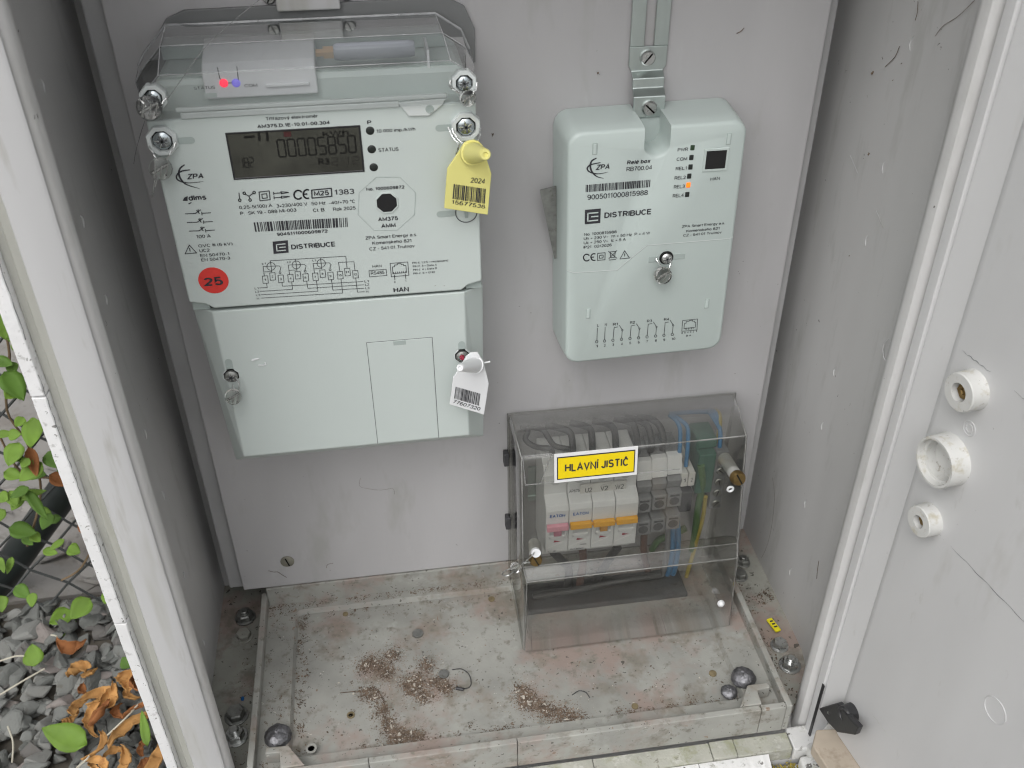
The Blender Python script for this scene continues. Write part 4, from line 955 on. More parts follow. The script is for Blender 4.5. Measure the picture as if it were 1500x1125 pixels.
ant_c = MB().lathe((ca.x-.001, ya, zc), (1, 0, 0), [(0, .0022), (.004, .0022), (.0041, .0036), (cb.x-ca.x+.001, .0036)], 6).build('antenna_connector', 'gold', modem, 25)
MB().lathe((cb.x, ya, zc), (1, 0, 0), [(0, .0040), (.002, .0047), (ce.x-cb.x-.003, .0046), (ce.x-cb.x, .0038)], 24).build('antenna', 'grey_antenna', modem, 40)
box('well_shelf', (p1.x+.0008, -.040, p0.z+.0045), (.1880, -.022, p0.z+.0065), 'white_module', meter)
for X, Y in ((1020, 315), (1118, 305)):
    c = at(190+X/2.778, Y/2.778, y=-.0444); MB().lathe((c.x, -.0443, c.z), (0, -1, 0), [(0, .0042), (.0005, .0042), (.0006, .0034)], 20).build('terminal_cap', 'boss_plastic', meter, 40)
box('well_post', (at(622, 60, y=-.03).x, -.045, .4265), (at(625.5, 60, y=-.03).x, -.018, .4480), 'white_module', meter)
P = [at(190+X/2.778, Y/2.778, y=-.0008) for X, Y in ((60, 300), (105, 150), (150, 72), (220, 38), (600, 18), (1290, -14), (1360, 20), (1402, 110), (1405, 250))]
b = MB(); b.prism(P, (0, -.0024, 0)); b.build('grey_sheet', 'sheet_grey', meter, None, .0005)  # dark grey sheet behind the top edge of the clear cover
# hanging lug of the meter at the top edge of the panel
lug_x0, lug_x1 = at(405, 5, y=-.004).x, at(498, 2, y=-.004).x
box('hanging_lug', (lug_x0, -.0075, .4625), (lug_x1, -.0034, .4900), 'frame_paint', meter, .001)
for xx in (lug_x0-.004, lug_x1+.004): slot_screw('lug_screw', (xx, -.0002, .4690), (0, -1, 0), .0035, .002, 'steel_dull', meter)

# ================================================================== seals
def seal(name, label, cat, loops, body, yb, r, m='seal_clear', tails=()):
    c = at(*body, y=yb)
    t = thing(name, (c.x, yb, c.z-.004), label, cat)
    for lp in loops:
        P = spline([at(u, v, y=y) for u, v, y in lp], 7); b = MB()
        for ph in (0, math.pi):
            Q = []
            for k, q in enumerate(P): Q.append(q+Vector((.0003*math.cos(k*1.1+ph), .0003*math.sin(k*1.1+ph), .0003*math.sin(k*1.1+ph))))
            b.tube(Q, .00030, 5)
        b.build('seal_wire', 'steel', t, 60)
    for lp in tails: MB().tube(spline([at(u, v, y=y) for u, v, y in lp], 6), .00032, 5).build('wire_tail', 'steel', t, 60)
    prof = [(-.0032, r*.55), (-.0028, r*.9), (-.0012, r), (.0012, r), (.0026, r*.92), (.0032, r*.6)]
    MB().lathe(c, (.15, -1, .35), prof, 14).build('seal_body', m, t, 40)
    MB().lathe(c+Vector((0, .0004, 0)), (1, .2, .45), [(-r*.8, r*.16), (r*.75, r*.14)], 8).build('seal_core', 'steel_dull', t, 30)
    for k in range(3):
        a = c+Vector((-.6*r+k*.5*r, -.0030, -.5*r)); MB().tube([a, a+Vector((.4*r, -.0003, 1.0*r))], .0004, 5).build('seal_rib', 'steel', t)
    return t
seal('wire_seal', 'clear wire seal hanging from the left screw beside the display', 'seal', [[(218, 214, -.064), (224, 224, -.066), (231, 235, -.067)], [(259, 207, -.064), (252, 220, -.066), (244, 234, -.067)]], (235.5, 247), -.067, .0062, tails=[[(228, 258, -.067), (225, 272, -.067), (223, 288, -.066)], [(231, 258, -.067), (227, 274, -.067)]])
seal('wire_seal', 'clear wire seal over the screw at the left end of the clear cover', 'seal', [[(206, 146, -.066), (212, 152, -.068), (216, 158, -.069)], [(244, 142, -.066), (238, 151, -.068), (230, 158, -.069)]], (219, 158), -.070, .0066)
seal('wire_seal', 'clear wire seal under the screw at the right end of the clear cover', 'seal', [[(660, 118, -.066), (661, 128, -.067), (673, 135, -.068)], [(699, 121, -.066), (698, 130, -.067), (691, 139, -.068)]], (685.5, 144), -.069, .0045)
seal('wire_seal', 'crumpled silver seal at the lower left screw of the terminal cover', 'seal', [[(345, 553, -.064), (350, 560, -.066), (350, 572, -.067)], [(341, 563, -.064), (342, 570, -.066), (343, 575, -.067)]], (341.5, 581), -.068, .0052, 'seal_clear')
sq = seal('wire_seal', 'clear wire seal hanging under the centre screw of the relay box', 'seal', [[(961, 379, -.040), (966, 386, -.042), (971, 395, -.043)], [(983, 381, -.040), (982, 389, -.042), (980, 396, -.043)]], (971, 403.5), -.044, .0058)
def thread(label, pts, r=.00022):
    o = MB().tube(spline(pts, 8), r, 5).build('nylon_thread', 'nylon', None, 60); return tag(o, label, 'thread')
thread('clear nylon thread trailing up across the left end of the clear cover', [at(247, 143, y=-.066), at(262, 122, y=-.067), at(300, 70, y=-.068), at(345, 28, y=-.05), at(390, -8, y=-.03)])
thread('thin nylon thread falling from the left cover seal along the panel', [at(214, 172, y=-.066), at(206, 196, y=-.05), at(199, 222, y=-.02), at(196, 240, y=-.003)])

# ================================================================== seal tags
def seal_tag(name, label, ou, ov, sc, poly_, base, tip, y, m, br, tr, ythick=.0016, tipy=-.024):
    c = at(ou+base[0]/sc, ov+base[1]/sc, y=y)
    t = thing(name, (c.x, y, c.z-.03), label, 'tag')
    P = [at(ou+X/sc, ov+Y/sc, y=y) for X, Y in poly_]
    b = MB(); b.prism(P, (0, ythick, 0)); b.build('tag_plate', m, t, None, .0004)
    tp = at(ou+tip[0]/sc, ov+tip[1]/sc, y=y+tipy); ax = tp-c; L_ = ax.length
    MB().lathe(c, ax, [(-.001, br*1.12), (.0012, br*1.12), (.0014, br*.98), (L_*.45, br*.78), (L_*.86, tr*1.08), (L_*.97, tr*1.02), (L_, tr*.85), (L_-.0001, tr*.45), (L_-.001, tr*.35)], 28).build('tag_stud', m, t, 35)
    return t
ytag = seal_tag('seal_tag', 'yellow plastic seal tag with barcode hanging at the upper right of the meter', 630, 90, 4.69, [(232, 562), (260, 546), (300, 540), (338, 552), (362, 590), (388, 668), (422, 772), (397, 1055), (97, 1010), (118, 738), (196, 622)], (290, 628), (382, 640), -.072, 'yellow_tag', .0062, .0031)
fy = Face(-.072, ytag).frame(630, 90, 4.69)
fy.text('2024', 275, 832, 373, 36, Y2=842)
fy.barcode([(163, 842), (383, 876), (375, 978), (154, 944)], 26, 9)
fy.text('15677536', 147, 978, 376, 27, Y2=1012)
wtag = seal_tag('seal_tag', 'white plastic seal tag with barcode hanging at the lower right of the meter', 640, 480, 8.04, [(345, 345), (400, 300), (482, 295), (540, 390), (580, 530), (612, 660), (556, 1028), (150, 905), (168, 790), (192, 590), (245, 515)], (452, 438), (270, 472), -.072, 'white_plastic', .0052, .0024)
fw = Face(-.072, wtag).frame(640, 480, 8.04)
fw.barcode([(222, 694), (512, 778), (492, 918), (202, 834)], 26, 13)
fw.text('77607320', 184, 888, 500, 42, Y2=980)
p = at(640+545/8.04, 480+415/8.04, y=-.068); MB().tube([p-Vector((.006, 0, .001)), p+Vector((.0045, -.001, .0012))], .0006, 6).build('tag_pin', 'white_plastic', wtag, 50)
for lp in ([(662, 188, -.064), (668, 200, -.067), (680, 212, -.070)], [(703, 188, -.064), (703, 200, -.067), (698, 210, -.070)], [(657, 186, -.064), (663, 200, -.067), (672, 212, -.070), (668, 226, -.068)]):
    P = spline([at(u, v, y=y) for u, v, y in lp], 7); b = MB()
    for ph in (0, math.pi): b.tube([q+Vector((.0003*math.cos(k*1.1+ph), .0003*math.sin(k*1.1+ph), .0003*math.sin(k*1.1+ph))) for k, q in enumerate(P)], .0003, 5)
    b.build('tag_wire', 'steel', ytag, 60)

# ================================================================== relay box
RYF = -.038
relay = thing('relay_box', (.316, -.02, .225), 'pale green relay box with indicator lamps and an orange light', 'relay box')
TL = R(.9); cxr, czr = .3157, .3105
def rl(x, z, y): # relay-local to world: small tilt on the panel
    return Vector((cxr+x*math.cos(TL)-z*math.sin(TL), y, czr+x*math.sin(TL)+z*math.cos(TL)))
W2, H2 = .0562, .0835
def rr2(w_, h_, r_, y, n=6, notch=None):
    P = []
    for cx, cz, a in ((w_-r_, h_-r_, 0), (-w_+r_, h_-r_, 90), (-w_+r_, -h_+r_, 180), (w_-r_, -h_+r_, 270)):
        if a == 90 and notch:
            nx, nr, nd = notch
            P += [rl(nx+nr, h_, y)] + [rl(nx+nr*math.cos(R(-k*180/10)), h_-nd+nr*math.sin(R(-k*180/10)), y) for k in range(11)] + [rl(nx-nr, h_, y)]
        for k in range(n+1): P.append(rl(cx+r_*math.cos(R(a+90*k/n)), cz+r_*math.sin(R(a+90*k/n)), y))
    return P
cn = at(966, 205, y=RYF); nloc = (cn.x-cxr)
notch = (nloc, .0082, .0105)
b = MB(); b.loft([rr2(W2+.0022, H2+.002, .010, -.0006, notch=notch), rr2(W2+.0014, H2+.001, .010, -.024, notch=notch), rr2(W2, H2, .009, RYF+.0022, notch=notch), rr2(W2-.0006, H2-.0006, .0088, RYF+.0008, notch=notch), rr2(W2-.0022, H2-.0022, .0080, RYF, notch=notch)])
body = b.build('housing', 'relay_plastic', relay, 50)
# bottom of the hanging notch
b = MB(); b.poly([rl(nloc-.009, H2-.020, RYF+.020), rl(nloc+.009, H2-.020, RYF+.020), rl(nloc+.009, H2+.001, RYF+.028), rl(nloc-.009, H2+.001, RYF+.028)]); b.build('notch_floor', 'slot_grey', relay)
FR = Face(RYF, relay, TL)
f = FR.frame(780, 0, 3.75)
cres(f, [(352, 868), (325, 885), (318, 915), (328, 945), (355, 970), (392, 980)], 5)
cres(f, [(374, 893), (320, 905), (301, 925), (315, 945), (360, 955), (415, 945)], 4)
f.text('ZPA', 345, 935, 422, 30, True, shear=.22)
f.text('Relé box', 518, 905, 646, 23, True, shear=.15); f.text('RB700.04', 516, 942, 655, 24)
f.barcode([(293, 1016), (648, 987), (644, 1028), (292, 1056)], 46, 21)
f.text('9005011000815988', 301, 1099, 633, 29)
for t_, X, X2, Y in (('PWR', 797, 854, 833), ('COM', 791, 849, 885), ('REL1', 786, 846, 937), ('REL2', 780, 841, 988), ('REL3', 776, 836, 1037), ('REL4', 770, 829, 1086)): f.text(t_, X, Y, X2, 19)
for k, (X, Y, m) in enumerate(((878, 811, 'led_green'), (872, 865, 'led_dark'), (867, 917, 'led_dark'), (860, 967, 'led_dark'), (855, 1016, 'led_orange'), (849, 1068, 'led_dark'))):
    c = f.p(X, Y, 0); box('indicator_lamp', (c.x-.0013, RYF-.0005, c.z-.0017), (c.x+.0015, RYF+.0004, c.z+.0017), m, relay, .0005, 2)
c0 = f.p(945, 930, 0); c1_ = f.p(1068, 822, 0)
prt = MB(); prt.loft([[Vector((c0.x-e, y, c0.z-e)), Vector((c1_.x+e, y, c0.z-e)), Vector((c1_.x+e, y, c1_.z+e)), Vector((c0.x-e, y, c1_.z+e))] for e, y in ((.0016, RYF-.0001), (.0012, RYF-.0008), (.0001, RYF-.0008), (0, RYF-.0002))], cap=False); po = prt.build('port_frame', 'relay_plastic', relay)
MB().poly([Vector((c0.x-.0002, RYF-.0003, c0.z-.0002)), Vector((c1_.x+.0002, RYF-.0003, c0.z-.0002)), Vector((c1_.x+.0002, RYF-.0003, c1_.z+.0002)), Vector((c0.x-.0002, RYF-.0003, c1_.z+.0002))]).build('port', 'recess', po)
f.text('HAN', 977, 993, 1028, 18)
def bump_slot(c):
    box('moulded_slot', (c.x-.0016, RYF-.0004, c.z-.0038), (c.x+.0016, RYF+.0004, c.z+.0038), 'slot_grey', relay, .0006)
    box('moulded_slot', (c.x-.0012, RYF-.0006, c.z-.0034), (c.x+.0010, RYF+.0004, c.z+.0034), 'relay_plastic', relay, .0005)
for X, Y in ((343, 818), (1079, 763)): bump_slot(f.p(X, Y, 0))
f = FR.frame(780, 250, 3.88)
for X, Y in ((316, 813), (991, 755)): bump_slot(f.p(X, Y, 0))
f.fill([[(298, 223), (388, 215), (385, 297), (297, 305)]], 'printed_logo')
f.strokes([[(372, 238), (315, 243), (314, 287), (371, 281)], [(372, 259), (335, 262)]], 8, 'printed_logo_lines', 'relay_plastic', lift=.0005)
f.text('DISTRIBUCE', 408, 271, 673, 33, True)
for t_, X, X2, Y in (('No. 1000815988', 293, 478, 371), ('Un = 230 V~  fn = 50 Hz  P = 4 W', 291, 668, 395), ('Uc = 250 V~  Ic = 5 A', 291, 530, 419), ('IP21  02/2026', 290, 450, 444)): f.text(t_, X, Y, X2, 16)
f.strokes([circ(308, 494, 18, 19, 14, 40, 320), circ(350, 491, 18, 19, 14, 70, 290), [(333, 492), (348, 491)]], 7, 'ce_mark')
f.strokes([[(371, 470), (413, 466), (412, 506), (370, 510), (371, 470)], [(382, 481), (402, 479), (401, 496), (381, 498), (382, 481)], [(432, 458), (480, 498)], [(480, 454), (434, 500)], [(440, 462), (446, 495), (466, 493), (472, 459), (440, 462)], [(435, 508), (474, 504)], [(524, 455), (497, 502), (551, 496), (524, 455)]], 4, 'printed_symbol')
f.text('!', 521, 492, 526, 24, True)
for t_, X, X2, Y in (('ZPA Smart Energy a.s.', 848, 1092, 326), ('Komenskeho 821', 874, 1062, 351), ('CZ - 541 01 Trutnov', 856, 1074, 376)): f.text(t_, X, Y, X2, 14.5)
f.strokes([[(197, 568), (235, 580), (480, 564), (560, 497), (650, 424), (1118, 386), (1140, 376)]], 5, 'lid_seam', 'boss_plastic', lift=.0002)
f.strokes([[(197, 571), (235, 583), (482, 567), (562, 500), (652, 427), (1118, 389)]], 2.5, 'lid_seam', 'slot_grey', lift=.00015)
for X0_, X1_, Y in ((660, 712, 506), (795, 866, 490)):
    p0 = f.p(X0_, Y, 0); p1 = f.p(X1_, Y-4, 0); box('lock_slot', (p0.x, RYF-.0003, p0.z-.0021), (p1.x, RYF+.0003, p0.z+.0021), 'slot_grey', relay, .0002)
c = f.p(760, 494, 0); MB().lathe((c.x, RYF+.0002, c.z), (0, -1, 0), [(0, .0048), (.0006, .0048), (.0007, .0040), (.0002, .0038)], 20).build('screw_well', 'recess', relay, 30)
cross_screw('lid_screw', (c.x, RYF-.0004, c.z), .0036, relay, 'steel')
LN = []; 
for k, (x, y) in enumerate(((369, 972), (413, 968), (461, 964), (510, 959), (558, 954), (607, 950), (655, 945), (704, 940), (751, 936), (799, 931))):
    LN.append(circ(x-4, y, 7, 7, 10)); f.text(str(k+1), x-8, y+33, x+2 if k < 9 else x+12, 14)
    if k < 2: LN.append([(x-3, y-8), (x, y-78)]); f.text('LN'[k], x-2, y-85, x+9, 15)
    elif k % 2 == 0: LN.append([(x-3, y-8), (x+3, y-72), (x+24, y-76)]); f.text('R%d' % (k//2), x-4, y-82, x+24, 15)
    else: LN += [[(x-3, y-8), (x, y-46)], circ(x+1, y-52, 4, 4, 8), [(x-1, y-56), (x-16, y-80)]]
f.strokes(LN, 3.4)
f.strokes([[(853, 852), (938, 843), (935, 905), (849, 913), (853, 852)], [(861, 897), (864, 868), (873, 867), (874, 858), (890, 857), (892, 852), (910, 850), (910, 856), (920, 855), (921, 862), (928, 861), (926, 890), (861, 897)]]+[[(868+k*9, 905-k), (868+k*9, 895-k)] for k in range(6)], 3.2)
for k, t_ in enumerate('854321'): f.text(t_, 846+k*16, 928-k*2, 854+k*16, 10)
f.text('8 A', 872, 944, 902, 10)
# thin metal tongue behind the left flank
P = [at(791, 279, y=-.012), at(815, 273, y=-.012), at(816, 378, y=-.012), at(812, 379, y=-.012)]
b = MB(); b.prism(P, (0, .0012, 0)); b.build('metal_tongue', 'steel_dull', relay)

# zinc hanger strap
hang = thing('hanger_strap', (.3146, -.002, .40), 'slotted zinc strap that holds the relay box on the panel', 'strap')
xa, xb3 = at(921, 95, y=-.002).x, at(976, 92, y=-.002).x
xm = (xa+xb3)/2; hw = (xb3-xa)/2; zk = at(948, 96, y=-.002).z
sx = .0031
for a, c in ((xm-hw, xm-sx), (xm+sx, xm+hw)): box('strap_limb', (a, -.0026, zk+.012), (c, -.0006, .57), 'zinc', hang, .0004)
b = MB(); pr_ = [(-.0006, zk+.0119), (-.0006, zk), (-.0006, zk-.0030), (-.0055, zk-.0062), (-.0058, zk-.0120), (-.0110, zk-.0160), (-.0112, zk-.0290)]
th_ = .0018
fr_ = [(y-th_, z) for y, z in pr_]
nk = .0101
rows = [[Vector((xm-(hw if k < 2 else nk), y, z)), Vector((xm+(hw if k < 2 else nk), y, z)), Vector((xm+(hw if k < 2 else nk), y2, z2)), Vector((xm-(hw if k < 2 else nk), y2, z2))] for k, ((y, z), (y2, z2)) in enumerate(zip(pr_, fr_))]
b.loft(rows); b.build('strap_foot', 'zinc', hang, None, .0007, 3)
slot_screw('strap_screw', (xm-.0005, -.0026, zk+.0050), (0, -1, 0), .0048, .0024, 'steel', hang, 5)
slot_screw('strap_screw', (xm, -.0130, zk-.0230), (0, -1, 0), .0048, .0024, 'steel', hang, 92)

# ================================================================== breaker enclosure (smoky clear cover)
Z7 = lambda X, Y: (720+X/2.8125, 560+Y/2.8125)
enc = thing('breaker_cover', (.315, -.04, -.02), 'smoky clear plastic cover over the circuit breakers with a yellow sign', 'cover')
CY = (-.0060, -.0550, -.0660, -.0745, -.0800)
CL = [(78, 142), (124, 306), (130, 762), (146, 832), (136, 1088)]
CR = [(998, 58), (1048, 226), (1012, 662), (1012, 716), (980, 984)]
Lp = [at(*Z7(*q), y=y) for q, y in zip(CL, CY)]; Rp = [at(*Z7(*q), y=y) for q, y in zip(CR, CY)]
for k in range(5):
    zz = (Lp[k].z+Rp[k].z)/2; Lp[k].z = zz; Rp[k].z = zz
Lp[4].z = Rp[4].z = -.0205
xl_, xr_ = Lp[0].x, Rp[0].x
b = MB()
for A, B_ in ((Lp, Rp),):
    for k in range(4): b.poly([A[k], B_[k], B_[k+1], A[k+1]])
bl = [Vector((Lp[4].x+.001, -.0058, -.0205)), Vector((Rp[4].x-.001, -.0058, -.0205))]
b.poly([Lp[0], Lp[1], Lp[2], Lp[3], Lp[4], bl[0]]); b.poly([Rp[0], bl[1], Rp[4], Rp[3], Rp[2], Rp[1]])
# weld the shared corners
me = bpy.data.meshes.new('cover_shell'); me.from_pydata(b.v, [], b.f)
bm = bmesh.new(); bm.from_mesh(me); bmesh.ops.remove_doubles(bm, verts=bm.verts, dist=1e-5); bmesh.ops.recalc_face_normals(bm, faces=bm.faces)
bmesh.ops.bevel(bm, geom=[e for e in bm.edges if not e.is_boundary], offset=.0022, segments=3, affect='EDGES', profile=.5)
bm.to_mesh(me); bm.free()
for p in me.polygons: p.use_smooth = True
me.set_sharp_from_angle(angle=R(30)); me.materials.append(MATS['smoke_cover'])
shell = put('cover_shell', me, enc)
so = shell.modifiers.new('shell', 'SOLIDIFY'); so.thickness = .0016; so.offset = 1
# back flange with clips
b = MB(); pts = [Vector((xl_-.0015, -.0040, -.019)), Vector((xl_-.0015, -.0040, Lp[0].z+.001)), Vector((xr_+.0015, -.0040, Rp[0].z+.001)), Vector((xr_+.0015, -.0040, -.019))]
b.tube(pts, .0014, 6); b.build('cover_rim', 'smoke_cover', enc, 60)
off = Vector((0, -.0008, .0004))
for ed_ in ([Lp[0], Rp[0]], [Lp[1], Rp[1]], [Lp[2], Rp[2]], [Lp[3], Rp[3]], [Lp[4], Rp[4]], Lp, Rp, [bl[0], Lp[4]], [bl[1], Rp[4]]):
    MB().tube([Vector(q)+off*.5 for q in ed_], .0006, 6).build('edge_highlight', 'edge_smoke', enc, 60)  # pale tubes along the folds imitate bright edge highlights
for u, v in ((741.5, 671), (744, 764)):
    c = at(u, v, y=-.005); box('cover_clip', (c.x-.0022, -.0085, c.z-.0062), (c.x+.0020, -.0015, c.z+.0062), 'terminal_dark', enc, .0008)
def cover_y(z):   # outer front face between the folds
    z1, z2 = Lp[1].z, Lp[2].z; return CY[1]+(CY[2]-CY[1])*(z1-z)/(z1-z2)
# raised window frame moulded in the front face, left
fr = [at(*Z7(X, Y), y=-.0585) for X, Y in ((130, 312), (250, 300))] + [at(*Z7(X, Y), y=-.062) for X, Y in ((205, 428), (142, 434))]
b = MB(); b.tube([Vector((q.x, cover_y(q.z)-.0018, q.z)) for q in fr]+[Vector((fr[0].x, cover_y(fr[0].z)-.0018, fr[0].z))], .0005, 5); b.build('moulded_line', 'nylon', enc)
P0 = at(*Z7(140, 434), y=-.062); P1 = at(*Z7(780, 368), y=-.062)
b = MB(); b.tube([Vector((P0.x, cover_y(P0.z)-.0016, P0.z)), Vector((P1.x, cover_y(P1.z)-.0016, P0.z))], .0004, 5); b.build('moulded_line', 'nylon', enc)
# sign
K = Face(0, None).frame(780, 640, 5.357)
def KP(X, Y, y): return at(780+X/5.357, 640+Y/5.357, y=y)
sgn = [KP(X, Y, -.0590) for X, Y in ((163, 152), (818, 84), (832, 284), (180, 358))]
zt_ = (sgn[0].z+sgn[1].z)/2; zb_ = (sgn[2].z+sgn[3].z)/2; x0_ = (sgn[0].x+sgn[3].x)/2; x1_ = (sgn[1].x+sgn[2].x)/2
def SG(fx, fz, lift):
    z = zb_+(zt_-zb_)*fz; return Vector((x0_+(x1_-x0_)*fx, cover_y(z)-.0018-lift, z))
def sheet(name, a, c, lift, m, parent, th=.0006):
    b = MB(); b.loft([[SG(a[0], a[1], lift-th), SG(c[0], a[1], lift-th), SG(c[0], c[1], lift-th), SG(a[0], c[1], lift-th)], [SG(a[0], a[1], lift), SG(c[0], a[1], lift), SG(c[0], c[1], lift), SG(a[0], c[1], lift)]]); return b.build(name, m, parent, None, .0001 if th > .0003 else None)
sign = sheet('warning_sign', (0, 0), (1, 1), .0008, 'sign_white', enc)
sheet('sign_border', (.032, .105), (.968, .895), .00095, 'ink', sign, .0001)
sheet('sign_field', (.045, .145), (.955, .855), .00110, 'sign_yellow', sign, .0001)
zc0 = .36; capv = SG(.1, .66, .0013)-SG(.1, zc0, .0013)
lettering('HLAVNÍ JISTIČ', SG(.125, zc0, .0013), SG(.885, zc0, .0013), capv, 'ink', sign, True)
# screw posts of the cover
def post(a, ya, t, yt, r, m='white_plastic', head='brass'):
    A = at(*Z7(*a), y=ya); T_ = at(*Z7(*t), y=yt); ax = T_-A
    o = MB().lathe(A, ax, [(0, r*1.15), (ax.length, r)], 14).build('screw_post', m, enc, 40)
    slot_screw('post_screw', T_, (.05, -1, .35), r*1.18, .0045, head, enc, 70); return o, T_
mat('post_grey', (.52, .52, .50), .5, var=.05)
po_, T1 = post((925, 262), -.010, (1012, 392), -.0695, .0048, 'post_grey')
po2, T2 = post((176, 664), -.052, (180, 728), -.0735, .0042, 'post_grey')
p = at(*Z7(183, 702), y=-.0745); MB().lathe(p, (0, -1, .4), [(-.002, .0036), (.001, .0036)], 16).build('post_collar', 'white_plastic', enc, 40)
c = at(*Z7(984, 440), y=-.073); b = MB(); b.tube([c+Vector((.0022*math.cos(R(30*k)), 0, .0022*math.sin(R(30*k)))) for k in range(13)], .0009, 6); b.build('white_eyelet', 'white_plastic', enc, 60)
c = at(*Z7(946, 912), y=-.0815); MB().lathe(c, (.1, -1, .2), [(-.001, .0030), (.0006, .0030), (.0022, .0015), (.0028, .0004)], 12).build('white_plug', 'white_plastic', enc, 60)
seal('wire_seal', 'clear wire seal at the lower left post of the breaker cover', 'seal', [[Z7(178, 700)+(-.077,), Z7(150, 730)+(-.077,), Z7(125, 752)+(-.076,)], [Z7(160, 742)+(-.077,), Z7(125, 746)+(-.077,)], [Z7(105, 760)+(-.076,), Z7(60, 775)+(-.075,), Z7(44, 792)+(-.074,), Z7(70, 795)+(-.074,), Z7(100, 770)+(-.075,)]], Z7(100, 763), -.076, .0040)

# ------------------------------------------------------------------ breakers
BY = -.0530
bx0 = KP(99, 905, BY).x; bx1 = KP(806, 840, BY).x; mw = (bx1-bx0)/4; bzb = (KP(99, 912, BY).z+KP(806, 840, BY).z)/2
nz = KP(98, 520, BY+.002).z; nz = (nz+KP(800, 452, BY+.002).z)/2
rail_z = bzb+.032
def pole(parent, x0, first, lever):
    """one breaker pole: shouldered body, nose, lever bar, toggle, markings"""
    g_ = .00018; xa, xb = x0+g_, x0+mw-g_
    pr_ = [(-.0065, bzb-.016), (-.038, bzb-.016), (-.0395, bzb-.002), (BY+.001, bzb-.0005), (BY, bzb+.0005), (BY, nz-.0075), (BY+.0015, nz-.003), (BY+.0105, nz+.0012), (BY+.0110, nz+.0190), (BY+.0150, nz+.0265), (-.0300, nz+.0285), (-.0065, nz+.0285)]
    b = MB(); b.prism([Vector((xa, y, z)) for y, z in pr_], (xb-xa, 0, 0)); body = b.build('breaker_body', 'breaker_white', parent, None, .0006)
    xm_ = (xa+xb)/2
    # terminal screw opening in the upper shoulder
    MB().lathe((xm_, BY+.0112, nz+.0135), (0, -1, .12), [(0, .0040), (.0003, .0040), (.0004, .0030)], 18).build('terminal_hole', 'breaker_grey', body, 40)
    zl = bzb+(nz-bzb)*.555
    lv = box('lever_bar', (xa+.0005, BY-.0040, zl-.0024), (xb-.0005, BY-.0003, zl+.0030), lever, body, .0005)
    box('lever_well', (xa+.0028, BY-.0007, zl-.0130), (xb-.0028, BY-.0001, zl-.0026), 'breaker_grey', body, .0003)
    b = MB(); pts = [Vector((xm_+(mw*.34)*math.cos(R(180+18*k)), 0, zl-.0090+.0040*math.sin(R(180+18*k)))) for k in range(11)]
    b.prism([Vector((q.x, BY-.0020, q.z)) for q in pts], (0, .0018, 0)); b.build('lever_foot', 'breaker_white', body, None, .0004)
    for sx_ in (-1, 1): box('well_side', (xm_+sx_*mw*.37-.0006, BY-.0016, zl-.0105), (xm_+sx_*mw*.37+.0006, BY-.0002, zl-.0024), 'breaker_white', body, .0003)
    # swoosh and red mark
    z0 = bzb+(nz-bzb)*.075
    b = MB(); b.poly([Vector((xa+.0006, BY-.00015, z0+.0016)), Vector((xa+.0010, BY-.00015, z0+.0010)), Vector((xb-.0040, BY-.00015, z0+.0066)), Vector((xb-.0040, BY-.00015, z0+.0078))])
    b.build('printed_swoosh', 'sign_white', body)
    b = MB(); b.poly([Vector((xm_-.0026, BY-.0002, z0+.0072)), Vector((xm_-.0022, BY-.0002, z0+.0096)), Vector((xm_+.0034, BY-.0002, z0+.0078))]); b.build('red_mark', 'red_mark', body)
    return body, xm_, zl, z0
for k, (nm, lab, poles, lever) in enumerate((('circuit_breaker', 'single white circuit breaker with a pink lever, leftmost under the cover', 1, 'pink'), ('main_circuit_breaker', 'three-pole white main breaker with a joined orange lever', 3, 'orange'))):
    xs = bx0 + (0 if k == 0 else mw)
    t = thing(nm, (xs+mw*poles/2, -.03, bzb-.016), lab, 'breaker')
    for q in range(poles):
        body, xm_, zl, z0 = pole(t, xs+q*mw, q == 0, lever)
        fb = Face(BY, body)
        if q == 0:
            wl = mw*.66
            zE = bzb+(nz-bzb)*.735
            lettering('EATON', Vector((xm_-wl/2, BY-.0003, zE)), Vector((xm_+wl/2, BY-.0003, zE)), Vector((0, 0, .0031)), 'eaton_blue', body, True)
            lettering('PL7-B25/3' if k else 'C2', Vector((xm_-(mw*.40), BY-.0003, bzb+.0010)), Vector((xm_+(mw*.18 if k else -.03*mw), BY-.0003, bzb+.0010)), Vector((0, 0, .0016)), 'ink_grey', body, bool(k))
            if k: lettering('10000', Vector((xm_+mw*.02, BY-.0003, bzb+.0055)), Vector((xm_+mw*.30, BY-.0003, bzb+.0055)), Vector((0, 0, .0011)), 'ink', body, True)
        if (k == 0 and q == 0) or (k == 1 and q == 1):
            box('toggle', (xm_-.0030, BY-.0034, zl-.0080), (xm_+.0030, BY-.0008, zl-.0024), 'pink_dark' if k == 0 else 'orange_dark', body, .0004)
        if k == 1 and q < 2: box('lever_link', (xs+(q+1)*mw-.0009, BY-.0026, zl-.0006), (xs+(q+1)*mw+.0009, BY-.0006, zl+.0010), 'orange', body)
    if k == 1:
        # paper strip with conductor names across the shoulder
        q0 = KP(374, 372, BY+.0095); q1 = KP(738, 330, BY+.0095); zb2_ = KP(378, 480, BY+.0095).z
        strip = box('paper_strip', (q0.x, BY+.0085, zb2_), (q1.x, BY+.0098, q0.z), 'label_white', t)
        fl = Face(BY+.0085, strip).frame(780, 640, 5.357)
        for s_, X, X2, Y in (('U2', 412, 467, 438), ('V2', 532, 592, 424), ('W2', 648, 716, 412)): fl.text(s_, X, Y, X2, 36, m='ink_grey')
        fl.text('AP675', 288, 440, 370, 24, m='ink_grey')
